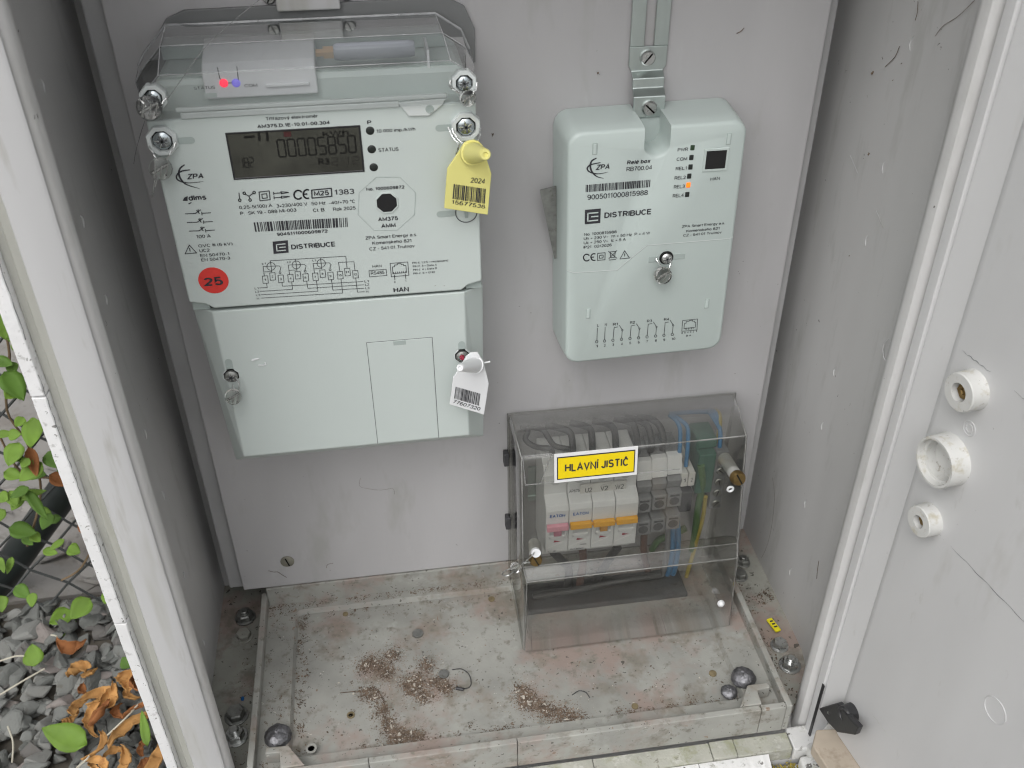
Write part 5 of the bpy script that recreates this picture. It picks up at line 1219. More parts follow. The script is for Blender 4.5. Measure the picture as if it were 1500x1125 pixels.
# din rail
railt = thing('din_rail', (.31, -.002, rail_z-.018), 'steel mounting rail behind the breakers and terminals', 'rail')
box('rail_web', (bx0-.006, -.0055, rail_z-.0125), (Rp[1].x-.012, -.0042, rail_z+.0125), 'zinc', railt)
box('rail_flange', (bx0-.006, -.0064, rail_z+.0127), (Rp[1].x-.012, -.0042, rail_z+.0175), 'zinc', railt); box('rail_flange', (bx0-.006, -.0064, rail_z-.0175), (Rp[1].x-.012, -.0042, rail_z-.0127), 'zinc', railt)

# ------------------------------------------------------------------ terminal blocks
TY = -.0440
tx = [bx1+.0008, bx1+.0128, bx1+.0248, bx1+.0368]
zt1 = KP(870, 520, TY).z
for k in range(3):
    xa, xb = tx[k]+.0003, tx[k+1]-.0003
    t = thing('terminal_block', ((xa+xb)/2, -.03, zt1-.04), ('grey double terminal block right beside the main breaker', 'grey double terminal block in the middle of the three', 'grey double terminal block nearest the blue wires')[k], 'terminal')
    zu = zt1+.0015*k
    box('terminal_base', (xa, -.030, zu-.036), (xb, -.0066, zu+.036), 'terminal_grey', t, .0006)
    b = MB(); pr_ = [(-.0300, zu+.0075), (TY+.003, zu+.0080), (TY+.001, zu+.0160), (-.0380, zu+.0185), (-.0340, zu+.0350), (-.0300, zu+.0360)]
    b.prism([Vector((xa, y, z)) for y, z in pr_], (xb-xa, 0, 0)); b.build('terminal_shoulder', 'terminal_grey', t, None, .0005)
    b = MB(); pr_ = [(-.0300, zu+.0190), (-.0400, zu+.0195), (-.0350, zu+.0345), (-.0300, zu+.0350)]
    b.prism([Vector((xa-.0002, y-.0006, z+.001)) for y, z in pr_], (xb-xa+.0004, 0, 0)); b.build('terminal_lid', 'breaker_white', t, None, .0004)
    for j, (dz, dy) in enumerate(((-.0085, 0), (-.0300, -.003))):
        cl = box('clamp', (xa, TY+dy-.002, zu+dz), (xb, -.0301, zu+dz+.0150), 'terminal_grey', t, .0008)
        MB().lathe(((xa+xb)/2, TY+dy-.0021, zu+dz+.0062), (0, -1, 0), [(-.0002, .0040), (.00015, .0040), (.0002, .0036)], 16).build('clamp_hole', 'terminal_dark', cl)
        box('clamp_notch', (xa+.002, TY+dy-.0024, zu+dz+.0112), (xb-.002, TY+dy-.0018, zu+dz+.0128), 'terminal_dark', cl)
# small white numbered terminal pair
tw = thing('numbered_terminal', (tx[3]+.008, -.03, zt1-.01), 'small white numbered terminal pair beside the green terminals', 'terminal')
for k in range(2):
    xa = KP(1170+k*56, 330, -.042).x; zz = KP(1200, 390, -.042).z
    tb = box('terminal_half', (xa, -.0420, zz), (xa+.0052, -.0066, zz+.0135), 'label_white', tw, .0006)
    lettering('12'[k], Vector((xa+.0016, -.0423, zz+.0045)), Vector((xa+.0034, -.0423, zz+.0045)), Vector((0, 0, .0042)), 'ink_grey', tb)
box('terminal_base', (tx[3]+.0004, -.0300, zt1-.028), (tx[3]+.0125, -.0066, zz-.0006), 'terminal_grey', tw, .0006)
box('clamp', (tx[3]+.0008, -.0380, zt1-.020), (tx[3]+.0120, -.0302, zt1+.001), 'terminal_dark', tw, .001)
# green earth terminals
gt = thing('earth_terminal', (tx[3]+.024, -.03, zt1-.02), 'green earth terminal block with dark screws at the right end', 'terminal')
g0 = KP(1290, 300, -.036); g1 = KP(1420, 60, -.030)
box('green_body', (g0.x, -.036, g0.z-.020), (g0.x+.0140, -.0066, g0.z+.020), 'green_plastic', gt, .001)
box('green_top', (g0.x-.001, -.030, g0.z+.0205), (g0.x+.016, -.0066, g0.z+.030), 'green_plastic', gt, .002)
box('screw_bar', (g0.x+.0145, -.0340, g0.z-.040), (g0.x+.0250, -.0066, g0.z+.0200), 'terminal_grey', gt, .001)
for k in range(5):
    slot_screw('bar_screw', (g0.x+.0198, -.0340, g0.z-.034+k*.0115), (0, -1, 0), .0036, .0015, 'steel_dull', gt, 30*k)

# ------------------------------------------------------------------ wires
def wire(label, pts, r, m, group=None):
    pts = [Vector((min(max(q.x, Lp[0].x+.006+r), Rp[1].x-.006-r), min(max(q.y, -.050), -.0065-r), min(q.z, Lp[0].z-.005-r))) for q in pts]   # all inside the cover
    o = MB().tube(spline(pts, 8), r, 8).build('wire', m, None, 60); return tag(o, label, 'wire', group)
zbt = nz+.027
wy = -.018
def Z(X, Y, y): return at(*Z7(X, Y), y=y)
blk = [((150, 150), (140, 235), (180, 265), (245, 275)), ((210, 160), (232, 225), (262, 262), (330, 280)), ((285, 165), (325, 205), (335, 268)), ((385, 160), (410, 200), (415, 268)), ((478, 150), (505, 195), (512, 262)), ((568, 130), (590, 180), (602, 258)), ((612, 135), (645, 185), (660, 248)), ((664, 130), (695, 185), (710, 240))]
names = ['first', 'second', 'third', 'fourth', 'fifth', 'sixth', 'seventh', 'eighth']
for k, pth in enumerate(blk):
    n = len(pth)
    pts = [Z(X, Y, -.016-.014*i/(n-1)) for i, (X, Y) in enumerate(pth)]
    pts = [pts[0]+Vector((-.010, .006, -.002))] + pts + [pts[-1]+Vector((.001, .004, -.012))]
    wire('black wire above the breakers, %s from the left under the cover top' % names[k], pts, .0022 if k < 2 else .0027, 'wire_black')
wire('left blue wire of the pair dropping to the terminals', [Z(735, 128, -.014), Z(765, 140, -.022), Z(777, 200, -.028), Z(775, 280, -.032), Z(768, 320, -.034)], .0017, 'wire_blue')
wire('right blue wire of the pair dropping to the terminals', [Z(745, 120, -.014), Z(785, 135, -.022), Z(808, 190, -.028), Z(808, 270, -.032), Z(800, 345, -.034)], .0017, 'wire_blue')
wire('blue wire running along the top towards the right corner', [Z(735, 126, -.012), Z(820, 112, -.012), Z(900, 96, -.014)], .0019, 'wire_blue')
for k, dx in enumerate((0, 14, 27)):
    wire(('left', 'middle', 'right')[k]+' blue wire of the bundle bending down in the right corner', [Z(895+dx*.2, 85, -.012), Z(905+dx*.8, 130, -.018), Z(945+dx*.8, 195, -.024), Z(968+dx, 250, -.028), Z(984+dx*.3, 300, -.028)], .0017, 'wire_blue')
wire('yellow-green wire bending down in the right corner of the cover', [Z(925, 90, -.012), Z(955, 110, -.018), Z(985, 160, -.022), Z(993, 210, -.022), Z(996, 290, -.022)], .0016, 'wire_yellow')
wire('green wire dropping from the earth terminal to the floor', [Z(862, 340, -.036), Z(868, 420, -.034), Z(850, 520, -.030), Z(840, 610, -.026), Z(826, 690, -.020)], .0030, 'wire_green')
wire('yellow wire beside the green earth wire', [Z(882, 470, -.034), Z(870, 560, -.030), Z(845, 650, -.026), Z(835, 690, -.022), Z(790, 840, -.016), Z(770, 880, -.012)], .0018, 'wire_yellow')
wire('olive wire curving behind the terminals', [Z(800, 600, -.022), Z(740, 630, -.020), Z(690, 650, -.018), Z(660, 690, -.014)], .0030, 'wire_green')
wire('brown wire dropping below the first terminal block', [Z(634, 580, -.032), Z(628, 640, -.030), Z(630, 720, -.026), Z(660, 830, -.018)], .0030, 'wire_brown')
for k, X in enumerate((722, 744, 766)):
    wire(('grey-blue wire below the last terminal block', 'blue wire in the middle below the last terminal block', 'rightmost blue wire below the last terminal block')[k], [Z(X, 575, -.032), Z(X+4, 640, -.030), Z(X-2, 720, -.026), Z(X-25, 800, -.020), Z(X-90, 845, -.014)], .0024, ('terminal_grey', 'wire_blue', 'wire_blue')[k])
wire('black wire looping below the single breaker', [Z(255, 700, -.034), Z(290, 735, -.032), Z(318, 770, -.026), Z(310, 860, -.018), Z(300, 900, -.012)], .0036, 'wire_black')
wire('brown wire dropping below the main breaker', [Z(375, 690, -.036), Z(378, 740, -.032), Z(365, 820, -.022), Z(350, 890, -.014)], .0034, 'wire_brown')
wire('black wire slanting from the main breaker towards the left', [Z(520, 680, -.036), Z(490, 720, -.030), Z(440, 800, -.020), Z(400, 860, -.014)], .0036, 'wire_black')
wire('olive wire behind the lower face of the cover', [Z(440, 800, -.020), Z(425, 850, -.016), Z(395, 900, -.014)], .0030, 'wire_green')
cabl = [((150, 905), (300, 880), (470, 850), (650, 815)), ((160, 925), (320, 905), (500, 870), (640, 850)), ((170, 885), (350, 855), (520, 820), (700, 790))]
for k, pth in enumerate(cabl):
    wire(('lower', 'front', 'upper')[k]+' thick black cable lying in the foot of the breaker cover', [Z(X, Y, -.020-.004*k) for X, Y in pth], .0032, 'wire_black')
box_f = box('dark_strip', (Lp[4].x+.009, -.0445, -.0255), (Rp[4].x-.024, -.0130, -.0172), 'black_plastic', None, .002)  # dark opening in the floor put in as a black strip
tag(box_f, 'black strip standing in for a dark opening in the foot of the breaker cover', 'dark strip')
fe = box('foot_block', (Lp[4].x+.006, -.0740, -.0212), (Rp[4].x-.010, -.0460, -.0185), 'tray', tray_o, .001)

# ================================================================== litter in the tray
def litter(name, label, cells, n, spread, size, m, z0, seed, flat=.5):
    r = random.Random(seed); V = []; F = []
    pr_s = [rock_proto(r, 8, .6) for _ in range(6)]
    for k in range(n):
        cx, cy = r.choice(cells); x = cx+r.gauss(0, spread); y = cy+r.gauss(0, spread); s = size*r.choice((.25, .35, .5, .5, .7, .8, 1, 1.5))
        pv, pf = r.choice(pr_s); M = Matrix.Translation((x, y, z0+s*.35)) @ Matrix.Rotation(r.uniform(0, 6.28), 4, 'Z') @ Matrix.Diagonal((s*r.uniform(.6, 1.8), s, s*flat, 1))
        i = len(V); V += [tuple(M @ q) for q in pv]; F += [tuple(i+j for j in q) for q in pf]
    me = bpy.data.meshes.new(name); me.from_pydata(V, [], F); me.update(); me.materials.append(MATS[m]); o = put(name, me); tag(o, label, 'debris', kind='stuff'); return o
ZF = -.0261
def cells(pl, z=ZF): return [tuple(at(u, v, z=z)[:2]) for u, v in pl]
heap1 = cells([(560, 1040), (568, 1058), (575, 1070), (590, 1078), (610, 1078), (580, 1082), (548, 1020), (535, 1015)])
heap2 = cells([(605, 1010), (612, 1000), (620, 1020), (640, 1000), (655, 1008), (600, 1000)])
heap3 = cells([(765, 1012), (775, 1022), (790, 1035), (800, 1042), (820, 1045), (840, 1050), (770, 1030)])
heap4 = cells([(536, 975), (560, 978), (567, 985), (545, 972), (575, 960), (624, 975)])
for nm, hp_, sd_ in (('heap beside the front rim, left of centre', heap1, 1), ('heap in the middle of the tray', heap2, 2), ('heap to the right of the tray centre', heap3, 3), ('heap towards the back of the tray', heap4, 4)):
    litter('dirt_heap', 'crumbly brown dirt '+nm, hp_, 2800, .0036, .00062, 'dirt_clod', ZF, sd_)
    litter('soil_dust', 'fine reddish soil smeared around the dirt '+nm, hp_, 4200, .0062, .00034, 'soil', ZF, sd_+40, .3)
    litter('shell_crumbs', 'pale crumbs mixed in the dirt '+nm, hp_, 70, .0036, .0010, 'dirt_pale', ZF+.0006, sd_+20)
allc = [(random.uniform(RX0+.004, RX1-.004), random.uniform(RY1+.004, RY0-.004)) for _ in range(500)]
litter('specks', 'dark dust specks strewn over the tray floor', allc, 900, .002, .0006, 'dirt_clod', ZF, 11)
litter('pale_specks', 'pale grit specks strewn over the tray floor', allc, 160, .002, .0006, 'dirt_pale', ZF, 12)
ed = []
for _ in range(160):
    k = random.random()
    ed.append((RX0+.002+abs(random.gauss(0, .004)), random.uniform(RY1, RY0)) if k < .3 else (random.uniform(RX0, RX1), RY1+.002+abs(random.gauss(0, .003))) if k < .8 else (random.uniform(RX0, RX1), RY0-.002-abs(random.gauss(0, .003))))
litter('edge_dirt', 'brown dirt gathered along the edges of the tray recess', ed, 2600, .0016, .00055, 'dirt_clod', ZF, 18)
bk = [(random.uniform(X0+.006, .235), random.uniform(-.006, -.001)) for _ in range(120)] + [(random.uniform(X0+.006, RX0), random.uniform(Y1+.01, -.002)) for _ in range(60)]
litter('ledge_dirt', 'brown grime gathered on the back and left ledge of the tray', bk, 1800, .0014, .0005, 'dirt_clod', -.0214, 19)
lc = [(random.uniform(-.008, .010), random.uniform(-.16, .0)) for _ in range(80)] + [(random.uniform(.418, .434), random.uniform(-.155, -.02)) for _ in range(140)]
litter('floor_specks', 'dark dirt specks on the floor strips beside the tray', lc, 420, .002, .00075, 'dirt_clod', -.0399, 13)
litter('dirt_heap', 'dead insect litter on the floor right of the breaker cover', cells([(1110, 872), (1118, 880), (1128, 874), (1122, 868)], -.039), 160, .0022, .0009, 'dirt_clod', -.0399, 14)
# washers, stains, coin-like discs, threads
def disc(label, u, v, r, m, z=ZF, h=.0009, ring=False):
    q = at(u, v, z=z); prof = [(0, r), (h, r), (h*1.05, r*.9)] if not ring else [(0, r), (h, r), (h, r*.6), (0, r*.58)]
    o = MB().lathe((q.x, q.y, z), (0, 0, 1), prof, 18).build('disc' if not ring else 'washer', m, None, 40); return tag(o, label, 'disc' if not ring else 'washer')
mat('disc_brown', (.20, .16, .09), .8, var=.3, vscale=200)
disc('small brown disc near the back left corner of the tray', 506, 900, .0022, 'disc_brown')
disc('small brown disc at the back of the tray beside the cover', 720, 878, .0028, 'disc_brown')
disc('brown disc at the front right of the tray by the dome bolts', 1044, 987, .0030, 'disc_brown')
disc('small brown disc at the front edge right of centre', 930, 1035, .0026, 'disc_brown')
disc('rusty ring washer left of the dirt heaps', 514, 1048, .0030, 'disc_brown', ring=True)
disc('grey crumpled metal disc in the upper middle of the tray', 612, 929, .0044, 'steel_dull', h=.0016)
disc('dull grey metal disc under the back edge of the panel', 603, 855, .0038, 'steel_dull', z=-.0212)
disc('dull grey disc in the dirt heap with the dark thread', 650, 988, .0042, 'steel_dull', h=.0012)
disc('pale shell fragment on the pink stained back ledge', 502, 866, .0032, 'dirt_pale', z=-.0212, ring=True)
disc('oval grey washer near the left front corner', 456, 1097, .0042, 'tray', z=-.0212, ring=True)
def thread2(label, pix, r, m, z=ZF+.0010):
    o = MB().tube(spline([at(u, v, z=z+.0006*math.sin(k*1.3)) for k, (u, v) in enumerate(pix)], 8), r, 5).build('thread', m, None, 60); return tag(o, label, 'thread')
thread2('curled dark thread looping at the right of the middle heap', [(662, 981), (676, 980), (687, 988), (690, 1000), (687, 1007), (679, 1009)], .00035, 'wire_black')
thread2('thin dark thread running through the front heap', [(498, 1015), (530, 1012), (552, 1012), (563, 1030), (566, 1060)], .0003, 'dirt_clod')
thread2('short arched dark thread right of the right heap', [(838, 1018), (848, 1012), (858, 1014), (864, 1022)], .00035, 'wire_black')
o = MB().tube([at(668, 1008, z=-.0245), at(679, 1010, z=-.0245)], .0014, 8).build('black_sleeve', 'wire_black', None, 50); tag(o, 'short black sleeve end in the middle heap', 'sleeve')
# yellow cable marker and blue bit on the floor strips
a0 = at(1126, 908, z=-.036); a1 = at(1140, 926, z=-.036)
mk = MB(); ax = (a1-a0).normalized(); sd2 = Vector((-ax.y, ax.x, 0))*.0026
mk.prism([a0+sd2, a1+sd2, a1-sd2, a0-sd2], (0, 0, .0022)); mko = mk.build('cable_marker', 'yellow_marker', None, None, .0006); tag(mko, 'yellow cable marker lying on the floor right of the tray', 'marker')
for k in range(3):
    c = a0.lerp(a1, .25+.22*k)+Vector((0, 0, .0023)); q = MB(); d = ax*.0008
    q.poly([c+sd2*.55+d, c+sd2*.55-d, c-sd2*.55-d, c-sd2*.55+d]); q.build('printed_mark', 'ink', mko)
q = at(354, 1021, z=-.036); o = MB().lathe((q.x, q.y, -.0398), (.2, .4, 1), [(0, .0012), (.002, .0013), (.0028, .0008)], 10).build('blue_bead', 'blue_bit', None, 50); tag(o, 'tiny blue plastic bead above the left bolts', 'bead')
# moss on the hinge corner
r = random.Random(5); mc = [(r.uniform(.398, .418), r.uniform(-.212, -.190)) for _ in range(60)]
litter('moss', 'yellow-green moss growing on the corner of the sill at the hinge', mc, 900, .0022, .0012, 'moss', -.0585, 15, 1.0)
ms = MB().box((.385, -.216, -.070), (.470, -.1865, -.0590)).build('hinge_ledge', 'sill_white', cab, None, .003)
# dead insects, lint and cobweb threads on walls and panel
def lint(label, pts, r=.00016, m='dirt_clod'):
    o = MB().tube(spline(pts, 6), r, 4).build('cobweb_thread', m, None); return tag(o, label, 'cobweb')
def rw(u, v): q = at(u, v, x=.4540); return Vector((xr(q.y)-.0006, q.y, q.z))
lint('dark cobweb thread hanging at the top of the right wall', [rw(1340, 2), rw(1339, 18), rw(1336, 30)], .00018)
lint('long cobweb strand near the top of the right wall', [rw(1430, 0), rw(1400, 24), rw(1378, 38), rw(1366, 53)], .00016)
lint('curved cobweb strand below the top of the right wall', [rw(1313, 68), rw(1306, 84), rw(1292, 98)], .00022)
lint('vertical dirty streak low on the right wall', [rw(1197, 822), rw(1195, 836), rw(1194, 848)], .0002)
lint('thin dark crack line on the back of the right wall', [rw(1128, 700), rw(1131, 728), rw(1127, 770), rw(1120, 800), rw(1112, 818)], .00008)
def pn(u, v): q = at(u, v, y=-.0006); return q
lint('curly dark hair on the panel at the lower left', [pn(393, 836), pn(401, 838), pn(407, 838), pn(413, 842), pn(420, 846)], .00016)
lint('bent hair above the back rim of the tray', [pn(478, 832), pn(480, 827), pn(488, 825)], .00014)
lint('dark squiggle on the panel right of the relay bracket', [pn(1079, 49), pn(1085, 46), pn(1090, 41)], .00022)
lint('tangled dark hair on the panel below the meter', [pn(528, 700), pn(527, 712), pn(540, 716), pn(556, 718), pn(575, 716), pn(578, 724)], .00008)
bugs = MB()
for u, v, s in ((1268, 226, .0014), (1273, 107, .0019), (876, 107, .0013), (722, 197, .0014), (1316, 93, .0007), (1303, 118, .0006), (1240, 375, .0007)):
    q = pn(u, v) if u < 1100 else rw(u, v)
    o = MB().lathe(q, (.4, -.3, .9), [(-s*.6, s*.1), (-s*.3, s*.35), (s*.3, s*.3), (s*.7, s*.08)], 8)
    for k in range(4): o.tube([q, q+Vector((s*random.uniform(-1.3, 1.3), -s*.3, s*random.uniform(-1.3, 1.3)))], s*.06, 4)
    o = o.build('dead_insect', 'dirt_clod', None); tag(o, 'tiny dead insect stuck on the %s, %s' % (('right wall', {1268: 'near its middle', 1273: 'tangled below the top cobweb', 1316: 'under the cobweb thread', 1303: 'between the cobwebs', 1240: 'lowest on the upper half'}.get(u, '')) if u > 1100 else ('panel', 'left of the hanger strap' if u == 876 else 'right of the yellow tag')), 'insect')
# paint chips on the wide scratch of the right wall
for (u0, v0, u1, v1) in ((1241, 228, 1252, 254), (1279, 308, 1290, 334)):
    lint('pale scratch on the right wall, %s of two' % ('upper' if v0 < 300 else 'lower'), [rw(u0, v0), rw((u0+u1)/2, (v0+v1)/2), rw(u1, v1)], .0002, 'frame_paint')

# ================================================================== fence, pole, plants at the left
FYP = .335
fence = thing('chain_link_fence', (-.4, FYP, GZ), 'dark diamond wire mesh fence behind the cabinet on the left', 'fence')
base = at(47, 833, y=FYP); e = .0335
zf0, zf1 = GZ+.012, .25
for sgn_ in (1, -1):
    for k in range(-14, 26):
        x0 = base.x+k*e*2; pts = []
        N_ = 36
        for i in range(-N_, N_+1):
            x = x0+i*e; z = base.z+sgn_*i*e
            if zf0 < z < zf1 and -.95 < x < -.03: pts.append(Vector((x, FYP+.0030*(1 if (i+(k if sgn_ > 0 else 0)) % 2 == 0 else -1)*sgn_, z)))
        if len(pts) > 1:
            MB().tube(pts, .0016, 5).build('mesh_wire', 'fence_wire', fence, 60)
pa, pb = at(-40, 905, y=.375), at(150, 640, y=.375)
dpole = (pb-pa).normalized()
pole_o = thing('fence_brace', tuple(pa-dpole*.05), 'thick black pole slanting behind the wire fence', 'pole')
MB().lathe(pa-dpole*.10, dpole, [(0, .020), (.7, .020), (.702, .018)], 24).build('pole_tube', 'pole_black', pole_o, 40)
box('pole_foot', tuple(pa-dpole*.10-Vector((.04, .04, .06))), tuple(pa-dpole*.10+Vector((.04, .04, 0))), 'slab_stone', pole_o, .01)

def leaf_mesh(L_, W_, fold, curl, seed, n=7, lobes=0.):
    """ovate leaf along +x: rim, midrib fold, curl along its length"""
    r = random.Random(seed); V = []; F = []
    for k in range(n+1):
        t = k/n; wd = W_*math.sin(math.pi*min(1, t**.75))**.8*(1-.15*t)+(.0004 if 0 < k < n else 0)
        x = L_*t; z = curl*L_*(t*t)+r.gauss(0, .02)*L_*.4
        for s in (-1, -.5, 0, .5, 1): V.append((x, s*wd*.5, z+abs(s)*wd*.5*fold+r.gauss(0, .012)*W_))
    for k in range(n):
        for j in range(4): a = k*5+j; F.append((a, a+1, a+6, a+5))
    return V, F
def leaf(name, parent, M, L_, W_, fold, curl, seed, m, top=None):
    V, F = leaf_mesh(L_, W_, fold, curl, seed)
    me = bpy.data.meshes.new(name); me.from_pydata([tuple(M @ Vector(v)) for v in V], [], F); me.update()
    for p in me.polygons: p.use_smooth = True
    me.materials.append(MATS[m]); o = put(name, me, parent)
    so = o.modifiers.new('body', 'SOLIDIFY'); so.thickness = .0004
    return o
def facing(pos, normal, ang):
    n = Vector(normal).normalized(); x = Vector((0, 0, -1)); x = (x-n*x.dot(n)).normalized(); x = Matrix.Rotation(R(ang), 3, n) @ x; y = n.cross(x)
    return Matrix.Translation(pos) @ Matrix((x, y, n)).transposed().to_4x4()
vine = thing('vine', (-.30, FYP-.02, GZ), 'green leafy vine climbing the wire fence', 'vine')
G = random.Random(17)
VL = [(8, 490, 50, 30, 1, 20), (2, 470, 40, 30, 0, -30), (6, 560, 45, 32, 1, 0), (30, 572, 30, 26, 0, -70), (50, 628, 44, 28, 1, 10), (28, 660, 34, 26, 1, -10), (70, 672, 30, 24, 1, 40), (62, 690, 36, 26, 0, -60), (82, 690, 26, 22, 1, 30), (36, 703, 30, 18, 1, 60), (20, 745, 40, 14, 0, 95), (38, 735, 50, 14, 1, -8), (75, 760, 24, 20, 1, -20), (14, 728, 26, 18, 0, 0), (12, 786, 34, 24, 1, 30), (130, 765, 16, 14, 0, 0), (48, 875, 20, 14, 0, 20), (22, 868, 26, 18, 1, 60), (2, 880, 22, 18, 0, 0), (132, 888, 34, 28, 1, -40), (105, 905, 30, 24, 1, -75), (112, 920, 30, 12, 0, -75), (158, 872, 18, 14, 0, 10), (5, 700, 24, 18, 0, 40), (90, 640, 26, 20, 0, 60)]
for _ in range(46):
    u = G.uniform(-10, 120); v = G.uniform(430, 830)
    if u < (v-345)*.33+10: VL.append((u, v, G.uniform(13, 26), G.uniform(9, 18), G.random() < .5, G.uniform(-90, 90)))
for k, (u, v, l, w_, dk, an) in enumerate(VL):
    yy = FYP-.02-.03*G.random(); pos = at(u, v-l*.35, y=yy); s = (CAM-pos).length/FPX
    leaf('leaf', vine, facing(pos, (CAM-pos).normalized()*.7+Vector((G.uniform(-.5, .5), -.2, .7)), an+G.uniform(-12, 12)), l*s*1.0, w_*s*1.05, .25, G.uniform(-.1, .25), k, 'leaf_dark' if dk and G.random() < .5 else 'leaf_green')
for k, pth in enumerate(([(0, 455), (14, 520), (10, 600), (40, 650), (60, 720), (40, 800)], [(0, 640), (30, 690), (80, 700), (110, 690)], [(150, 770), (120, 830), (90, 850)])):
    MB().tube(spline([at(u, v, y=FYP-.012) for u, v in pth], 5), .0014, 6).build('stem', 'stem', vine, 60)
for k, (u, v, l, w_, an) in enumerate(((18, 500, 40, 14, 5), (4, 568, 26, 16, 70), (54, 580, 22, 14, 70), (42, 668, 34, 14, -5), (72, 705, 24, 16, 40), (120, 770, 22, 18, 10))):
    pos = at(u, v-l*.4, y=FYP-.03); s = (CAM-pos).length/FPX
    leaf('withered_leaf', vine, facing(pos, (CAM-pos), an), l*s*1.2, w_*s*1.2, .9, .3, 60+k, 'leaf_rust')
# fallen leaves on the gravel
def G8(X, Y): return (X/5.357, 930+Y/5.357)
GL = [(265, 165, 150, 125, 80, 'leaf_green', .1, 'round green leaf lying on the gravel away from the heap'), (520, 800, 310, 170, 25, 'leaf_green', .25, 'large pointed green leaf at the edge of the dry leaf heap'), (1140, 740, 240, 60, 80, 'leaf_green', .3, 'narrow green leaf standing beside the cabinet foot'), (990, 220, 90, 80, 60, 'leaf_dark', .2, 'small dark green leaf above the dry heap')]
for k, (X, Y, l, w_, an, m, fo, lab) in enumerate(GL):
    u, v = G8(X, Y); pos = at(u, v, z=GZ+.040); s = (CAM-pos).length/FPX/5.357
    M = facing(pos, Vector((0, -.45, .9)), 180-an+90) @ Matrix.Translation((-l*s*.5, 0, 0))
    o = leaf('fallen_leaf', None, M, l*s*1.05, w_*s*1.15, fo, .1, 80+k, m); tag(o, lab, 'leaf')
def curl_leaf(pos, L_, W_, an, tilt, seed, m, roll=2.6):
    """dry leaf rolled into a ragged, bent scroll"""
    r = random.Random(seed); V = []; F = []; n, q = 12, 8; bend = r.choice((-1, 1))*r.uniform(.5, 1.1); jag = [r.uniform(.7, 1.15) for _ in range(n+1)]
    for k in range(n+1):
        t = k/n; wd = W_*(.30+.70*math.sin(math.pi*min(.96, t*.9+.07)))*jag[k]; an2 = bend*(t-.5)*2
        cx = (math.sin(an2)/max(.01, abs(bend)*2)*2 if 0 else (t-.5)*math.cos(an2*.5))*L_; cy = L_*.30*(t-.5)**2*4*bend
        tw = 1.2*math.sin(seed)*(t-.5)
        for j in range(q+1):
            a = (j/q-.5)*roll*(1+.3*math.sin(t*4+seed))+tw; rad = wd*.44
            V.append((cx+r.gauss(0, .012)*L_, cy+rad*math.sin(a)+r.gauss(0, .05)*W_*.3, -rad*math.cos(a)+.10*L_*math.sin(t*2.6+seed)+r.gauss(0, .05)*W_*.3))
    for k in range(n):
        for j in range(q): a = k*(q+1)+j; F.append((a, a+1, a+q+2, a+q+1))
    M = Matrix.Translation(pos) @ Matrix.Rotation(R(an), 4, 'Z') @ Matrix.Rotation(R(tilt), 4, 'Y') @ Matrix.Rotation(r.uniform(-.7, .7), 4, 'X')
    me = bpy.data.meshes.new('dry_leaf'); me.from_pydata([tuple(M @ Vector(v)) for v in V], [], F); me.update()
    for p in me.polygons: p.use_smooth = True
    me.set_sharp_from_angle(angle=R(45))
    me.materials.append(MATS[m]); o = put('dry_leaf', me); so = o.modifiers.new('body', 'SOLIDIFY'); so.thickness = .0005
    return o
DX = [(700, 300, 120, 60, 20), (900, 600, 150, 60, 100), (560, 660, 110, 50, 30), (1100, 860, 160, 60, 80), (880, 900, 140, 55, 15), (650, 420, 120, 60, 140), (1010, 480, 130, 60, 160), (1150, 1000, 150, 60, 20), (720, 1010, 120, 50, 110)]
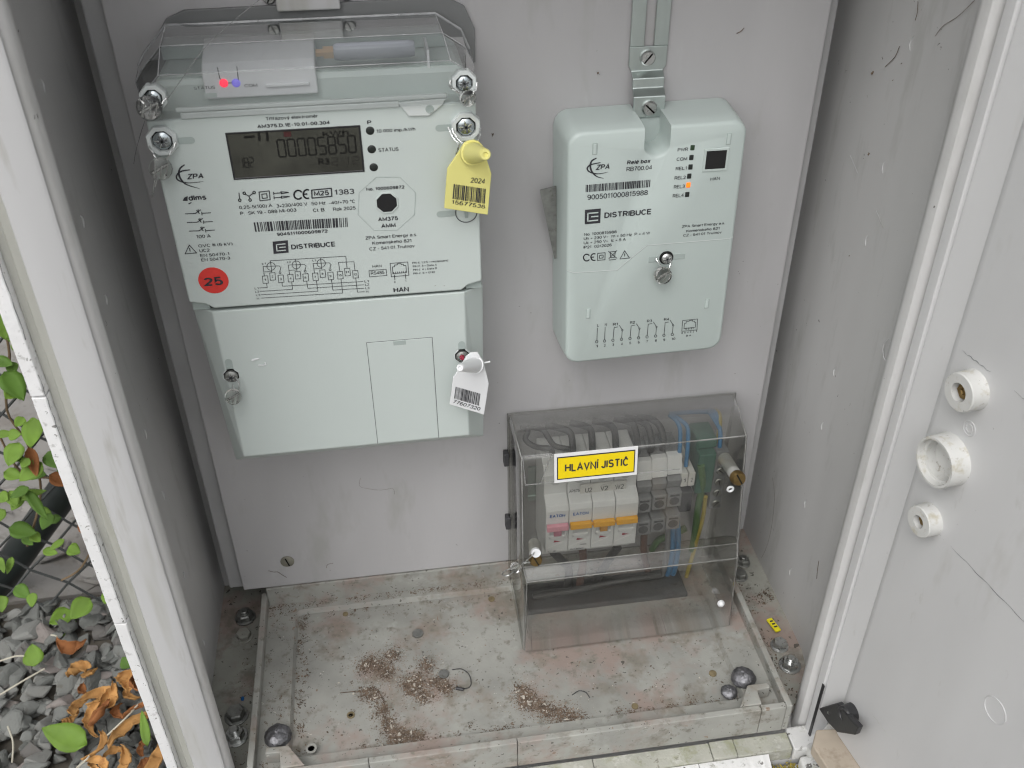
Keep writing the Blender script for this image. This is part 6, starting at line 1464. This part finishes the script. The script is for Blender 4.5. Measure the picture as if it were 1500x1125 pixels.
DL = [(540, 105, 200, 90, -15, 'leaf_rust', 'rust-brown dry leaf farthest from the cabinet front, by the fence foot'), (615, 245, 150, 120, 10, 'leaf_brown', 'folded orange dry leaf just above the heap'), (590, 540, 230, 90, 70, 'leaf_brown', 'curled dry leaf standing at the left side of the heap'), (800, 415, 260, 90, -20, 'leaf_brown', 'long curled dry leaf across the top of the heap'), (700, 640, 260, 90, 85, 'leaf_brown', 'curled tan dry leaf in the middle left of the heap'), (850, 510, 220, 100, 40, 'leaf_brown', 'twisted dry leaf in the middle of the heap'), (1000, 340, 170, 110, -60, 'leaf_brown', 'ochre dry leaf touching the cabinet side at the top of the heap'), (1060, 400, 200, 80, -65, 'leaf_rust', 'thin brown dry leaf against the cabinet side'), (980, 690, 330, 130, 28, 'leaf_brown', 'broad rolled dry leaf at the right of the heap'), (770, 840, 240, 75, 65, 'leaf_brown', 'thin curled dry leaf below the middle of the heap'), (780, 980, 200, 70, -50, 'leaf_brown', 'small curled dry leaf near the bottom of the heap'), (985, 960, 200, 75, 70, 'leaf_brown', 'dry leaf curled on the gravel below the rolled leaf'), (1235, 960, 260, 110, 55, 'leaf_brown', 'dry leaf lowest down beside the cabinet foot'), (800, 600, 200, 80, 50, 'leaf_rust', 'dark brown dry leaf deep inside the heap'), (1060, 560, 180, 70, 20, 'leaf_rust', 'dark brown dry leaf under the rolled leaf')]
for k, (X, Y, l, w_, an, m, lab) in enumerate(DL):
    u, v = G8(X, Y); pos = at(u, v, z=GZ+.046); s = (CAM-pos).length/FPX/5.357
    tag(curl_leaf(pos, l*s*1.1, w_*s*1.25, an+12, random.Random(k).uniform(-18, 18), k, m, (2.2, 3.0, 2.6, 3.4)[k % 4]), lab, 'leaf', 'dry leaves heaped beside the cabinet')
for k, (X, Y, l, w_, an) in enumerate(DX):
    u, v = G8(X, Y); pos = at(u, v, z=GZ+.034); s = (CAM-pos).length/FPX/5.357
    lab = ('leaf scrap between the folded orange leaf and the heap', 'leaf scrap under the twisted leaf in the middle of the heap', 'leaf scrap at the far left foot of the heap', 'leaf scrap between the narrow green leaf and the gravel', 'leaf scrap under the broad rolled leaf', 'leaf scrap at the upper left end of the long curled leaf', 'leaf scrap at the right end of the long curled leaf', 'leaf scrap nearest the lowest leaf by the cabinet foot', 'leaf scrap beside the lowest small curled leaf')[k]
    tag(curl_leaf(pos, l*s*1.1, w_*s*1.25, an, 0, 50+k, 'leaf_rust' if k % 2 else 'leaf_brown', 2.4), 'small shrivelled '+lab, 'leaf', 'dry leaves heaped beside the cabinet')
ST = [((0, 470), (350, 265), 'pale dry stalk across the gravel at the far left'), ((840, 790), (1080, 550), 'pale dry stalk leaning through the leaf heap'), ((600, 1045), (700, 950), 'pale dry stalk below the leaf heap'), ((0, 205), (190, 165), 'short pale stalk above the round green leaf'), ((60, 720), (95, 1000), 'thin pale stalk running down the gravel on the left'), ((400, 0), (450, 60), 'thin stalk above the rust leaf')]
for a_, c_, lab in ST:
    A = at(*G8(*a_), z=GZ+.040); C_ = at(*G8(*c_), z=GZ+.046); mid = (A+C_)/2+Vector((.004, 0, .003))
    tag(MB().tube(spline([A, mid, C_], 6), .0010, 5).build('dry_stalk', 'straw', None, 60), lab, 'stalk')
